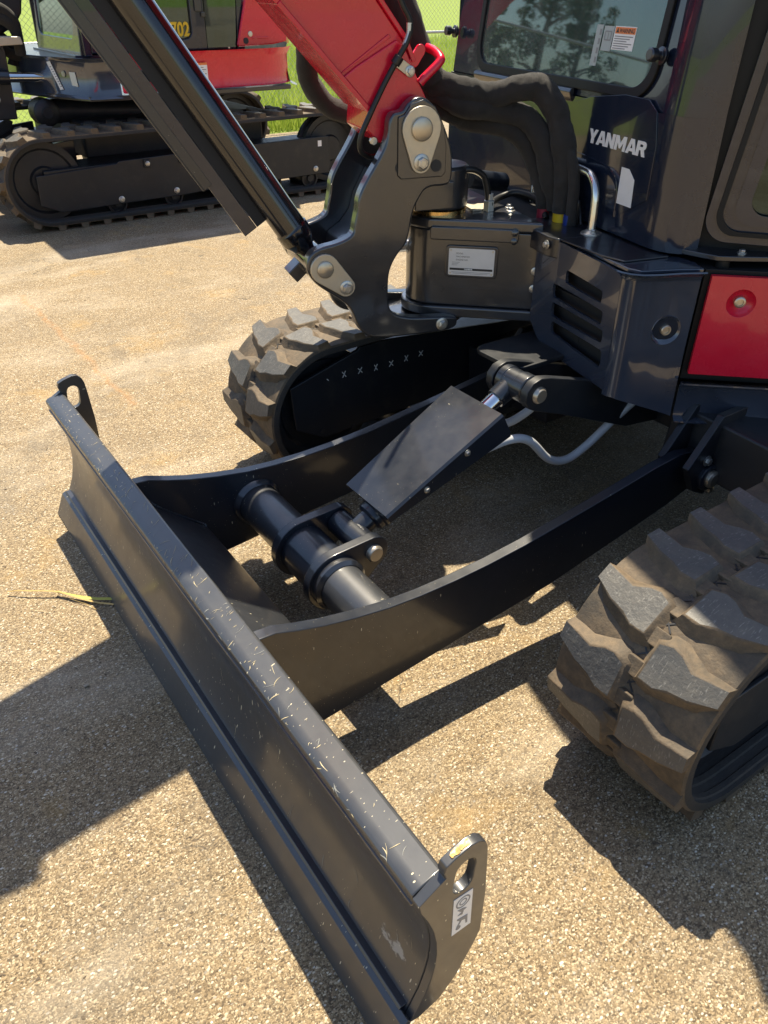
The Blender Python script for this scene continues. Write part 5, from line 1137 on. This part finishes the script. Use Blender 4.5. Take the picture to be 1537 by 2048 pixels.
# ================================================================== SMALL THINGS ON THE GROUND
ST = thing("dry_grass_stalk", "dry yellow grass stalk lying on the asphalt, one end under the dozer blade", "stalk", (.15, -.60, 0))
m = MB()
def ribbon(m, pts, w, th):
    P_ = [Vector(p) for p in pts]; v = []; f = []
    for i, p in enumerate(P_):
        d = (P_[min(i + 1, len(P_) - 1)] - P_[max(i - 1, 0)]); n_ = Vector((-d.y, d.x, 0)).normalized(); ww = w * (1 - .55 * abs(i / (len(P_) - 1) - .75))
        v += [p + n_ * ww, p + Vector((0, 0, th)), p - n_ * ww, p - Vector((0, 0, th * .3))]
    for i in range(len(P_) - 1):
        for k in range(4): f.append((i * 4 + k, i * 4 + (k + 1) % 4, i * 4 + 4 + (k + 1) % 4, i * 4 + 4 + k))
    m.add(v, f)
ribbon(m, [(.343, -.629, .012), (.320, -.612, .018), (.292, -.589, .020), (.255, -.563, .020), (.220, -.539, .018), (.190, -.498, .014), (.160, -.462, .010), (.137, -.436, .008), (.10, -.405, .006), (.06, -.375, .004)], .0036, .0016)
m.build("stalk", MSTRAW, ST)
m = MB(); ribbon(m, [(.225, -.548, .014), (.195, -.512, .012), (.165, -.478, .012), (.137, -.453, .011), (.098, -.428, .010), (.05, -.39, .005)], .0060, .0012); m.build("leaf_blade", plain("yellow_green_blade", (.42, .40, .06), .55), ST)
m = MB(); ribbon(m, [(.20, -.50, .008), (.165, -.448, .006), (.15, -.415, .003)], .0012, .001); m.build("leaf_blade", MSTRAW, ST)
# loose grit and small stones over the near part of the lot
rg = random.Random(11); base = []
for k in range(6):
    pts = [Vector((rg.gauss(0, 1), rg.gauss(0, 1), rg.gauss(0, .8))).normalized() for _ in range(9)]
    import bmesh
    b = bmesh.new(); [b.verts.new((p.x, p.y * .75, p.z * .5)) for p in pts]; bmesh.ops.convex_hull(b, input=b.verts); b.verts.ensure_lookup_table(); b.verts.index_update()
    base.append(([v.co.copy() for v in b.verts], [[v.index for v in f.verts] for f in b.faces])); b.free()
def grit(n, x0, x1, y0, y1, s0, s1, mi):
    for _ in range(n):
        v, f = rg.choice(base); s_ = s0 + (s1 - s0) * rg.random() ** 3; a = rg.uniform(0, 6.28); ca, sa = math.cos(a) * s_, math.sin(a) * s_
        x, y = rg.uniform(x0, x1), rg.uniform(y0, y1)
        k = len(gm.v); gm.v += [Vector((x + p.x * ca - p.y * sa, y + p.x * sa + p.y * ca, p.z * s_ * .8 + s_ * .12)) for p in v]; gm.f += [tuple(i + k for i in q) for q in f]; gm.mi += [mi if rg.random() < .75 else 1 - mi] * len(f)
gm = MB(); grit(9000, -1.3, .75, -1.5, 1.45, .0013, .0048, 0); grit(5000, -3.2, .9, -4.6, -1.2, .0018, .006, 0)
o = gm.build("gravel", [MSTONE, plain("dark_grit", (.10, .075, .05), .75, .3, .5, 50.0)]); tag(o, "loose pale and dark grit scattered over the asphalt", "gravel", kind="stuff")
PB = thing("pebble", "lone grey pebble on the sunlit asphalt left of the dozer blade, beside the boom's shadow", "pebble", (.262, -.138, 0)); m = MB(); v, f = base[2]; m.add([(.262 + p.x * .011, -.138 + p.y * .011, .004 + p.z * .008) for p in v], f); m.build("stone", MSTONE, PB, .001)
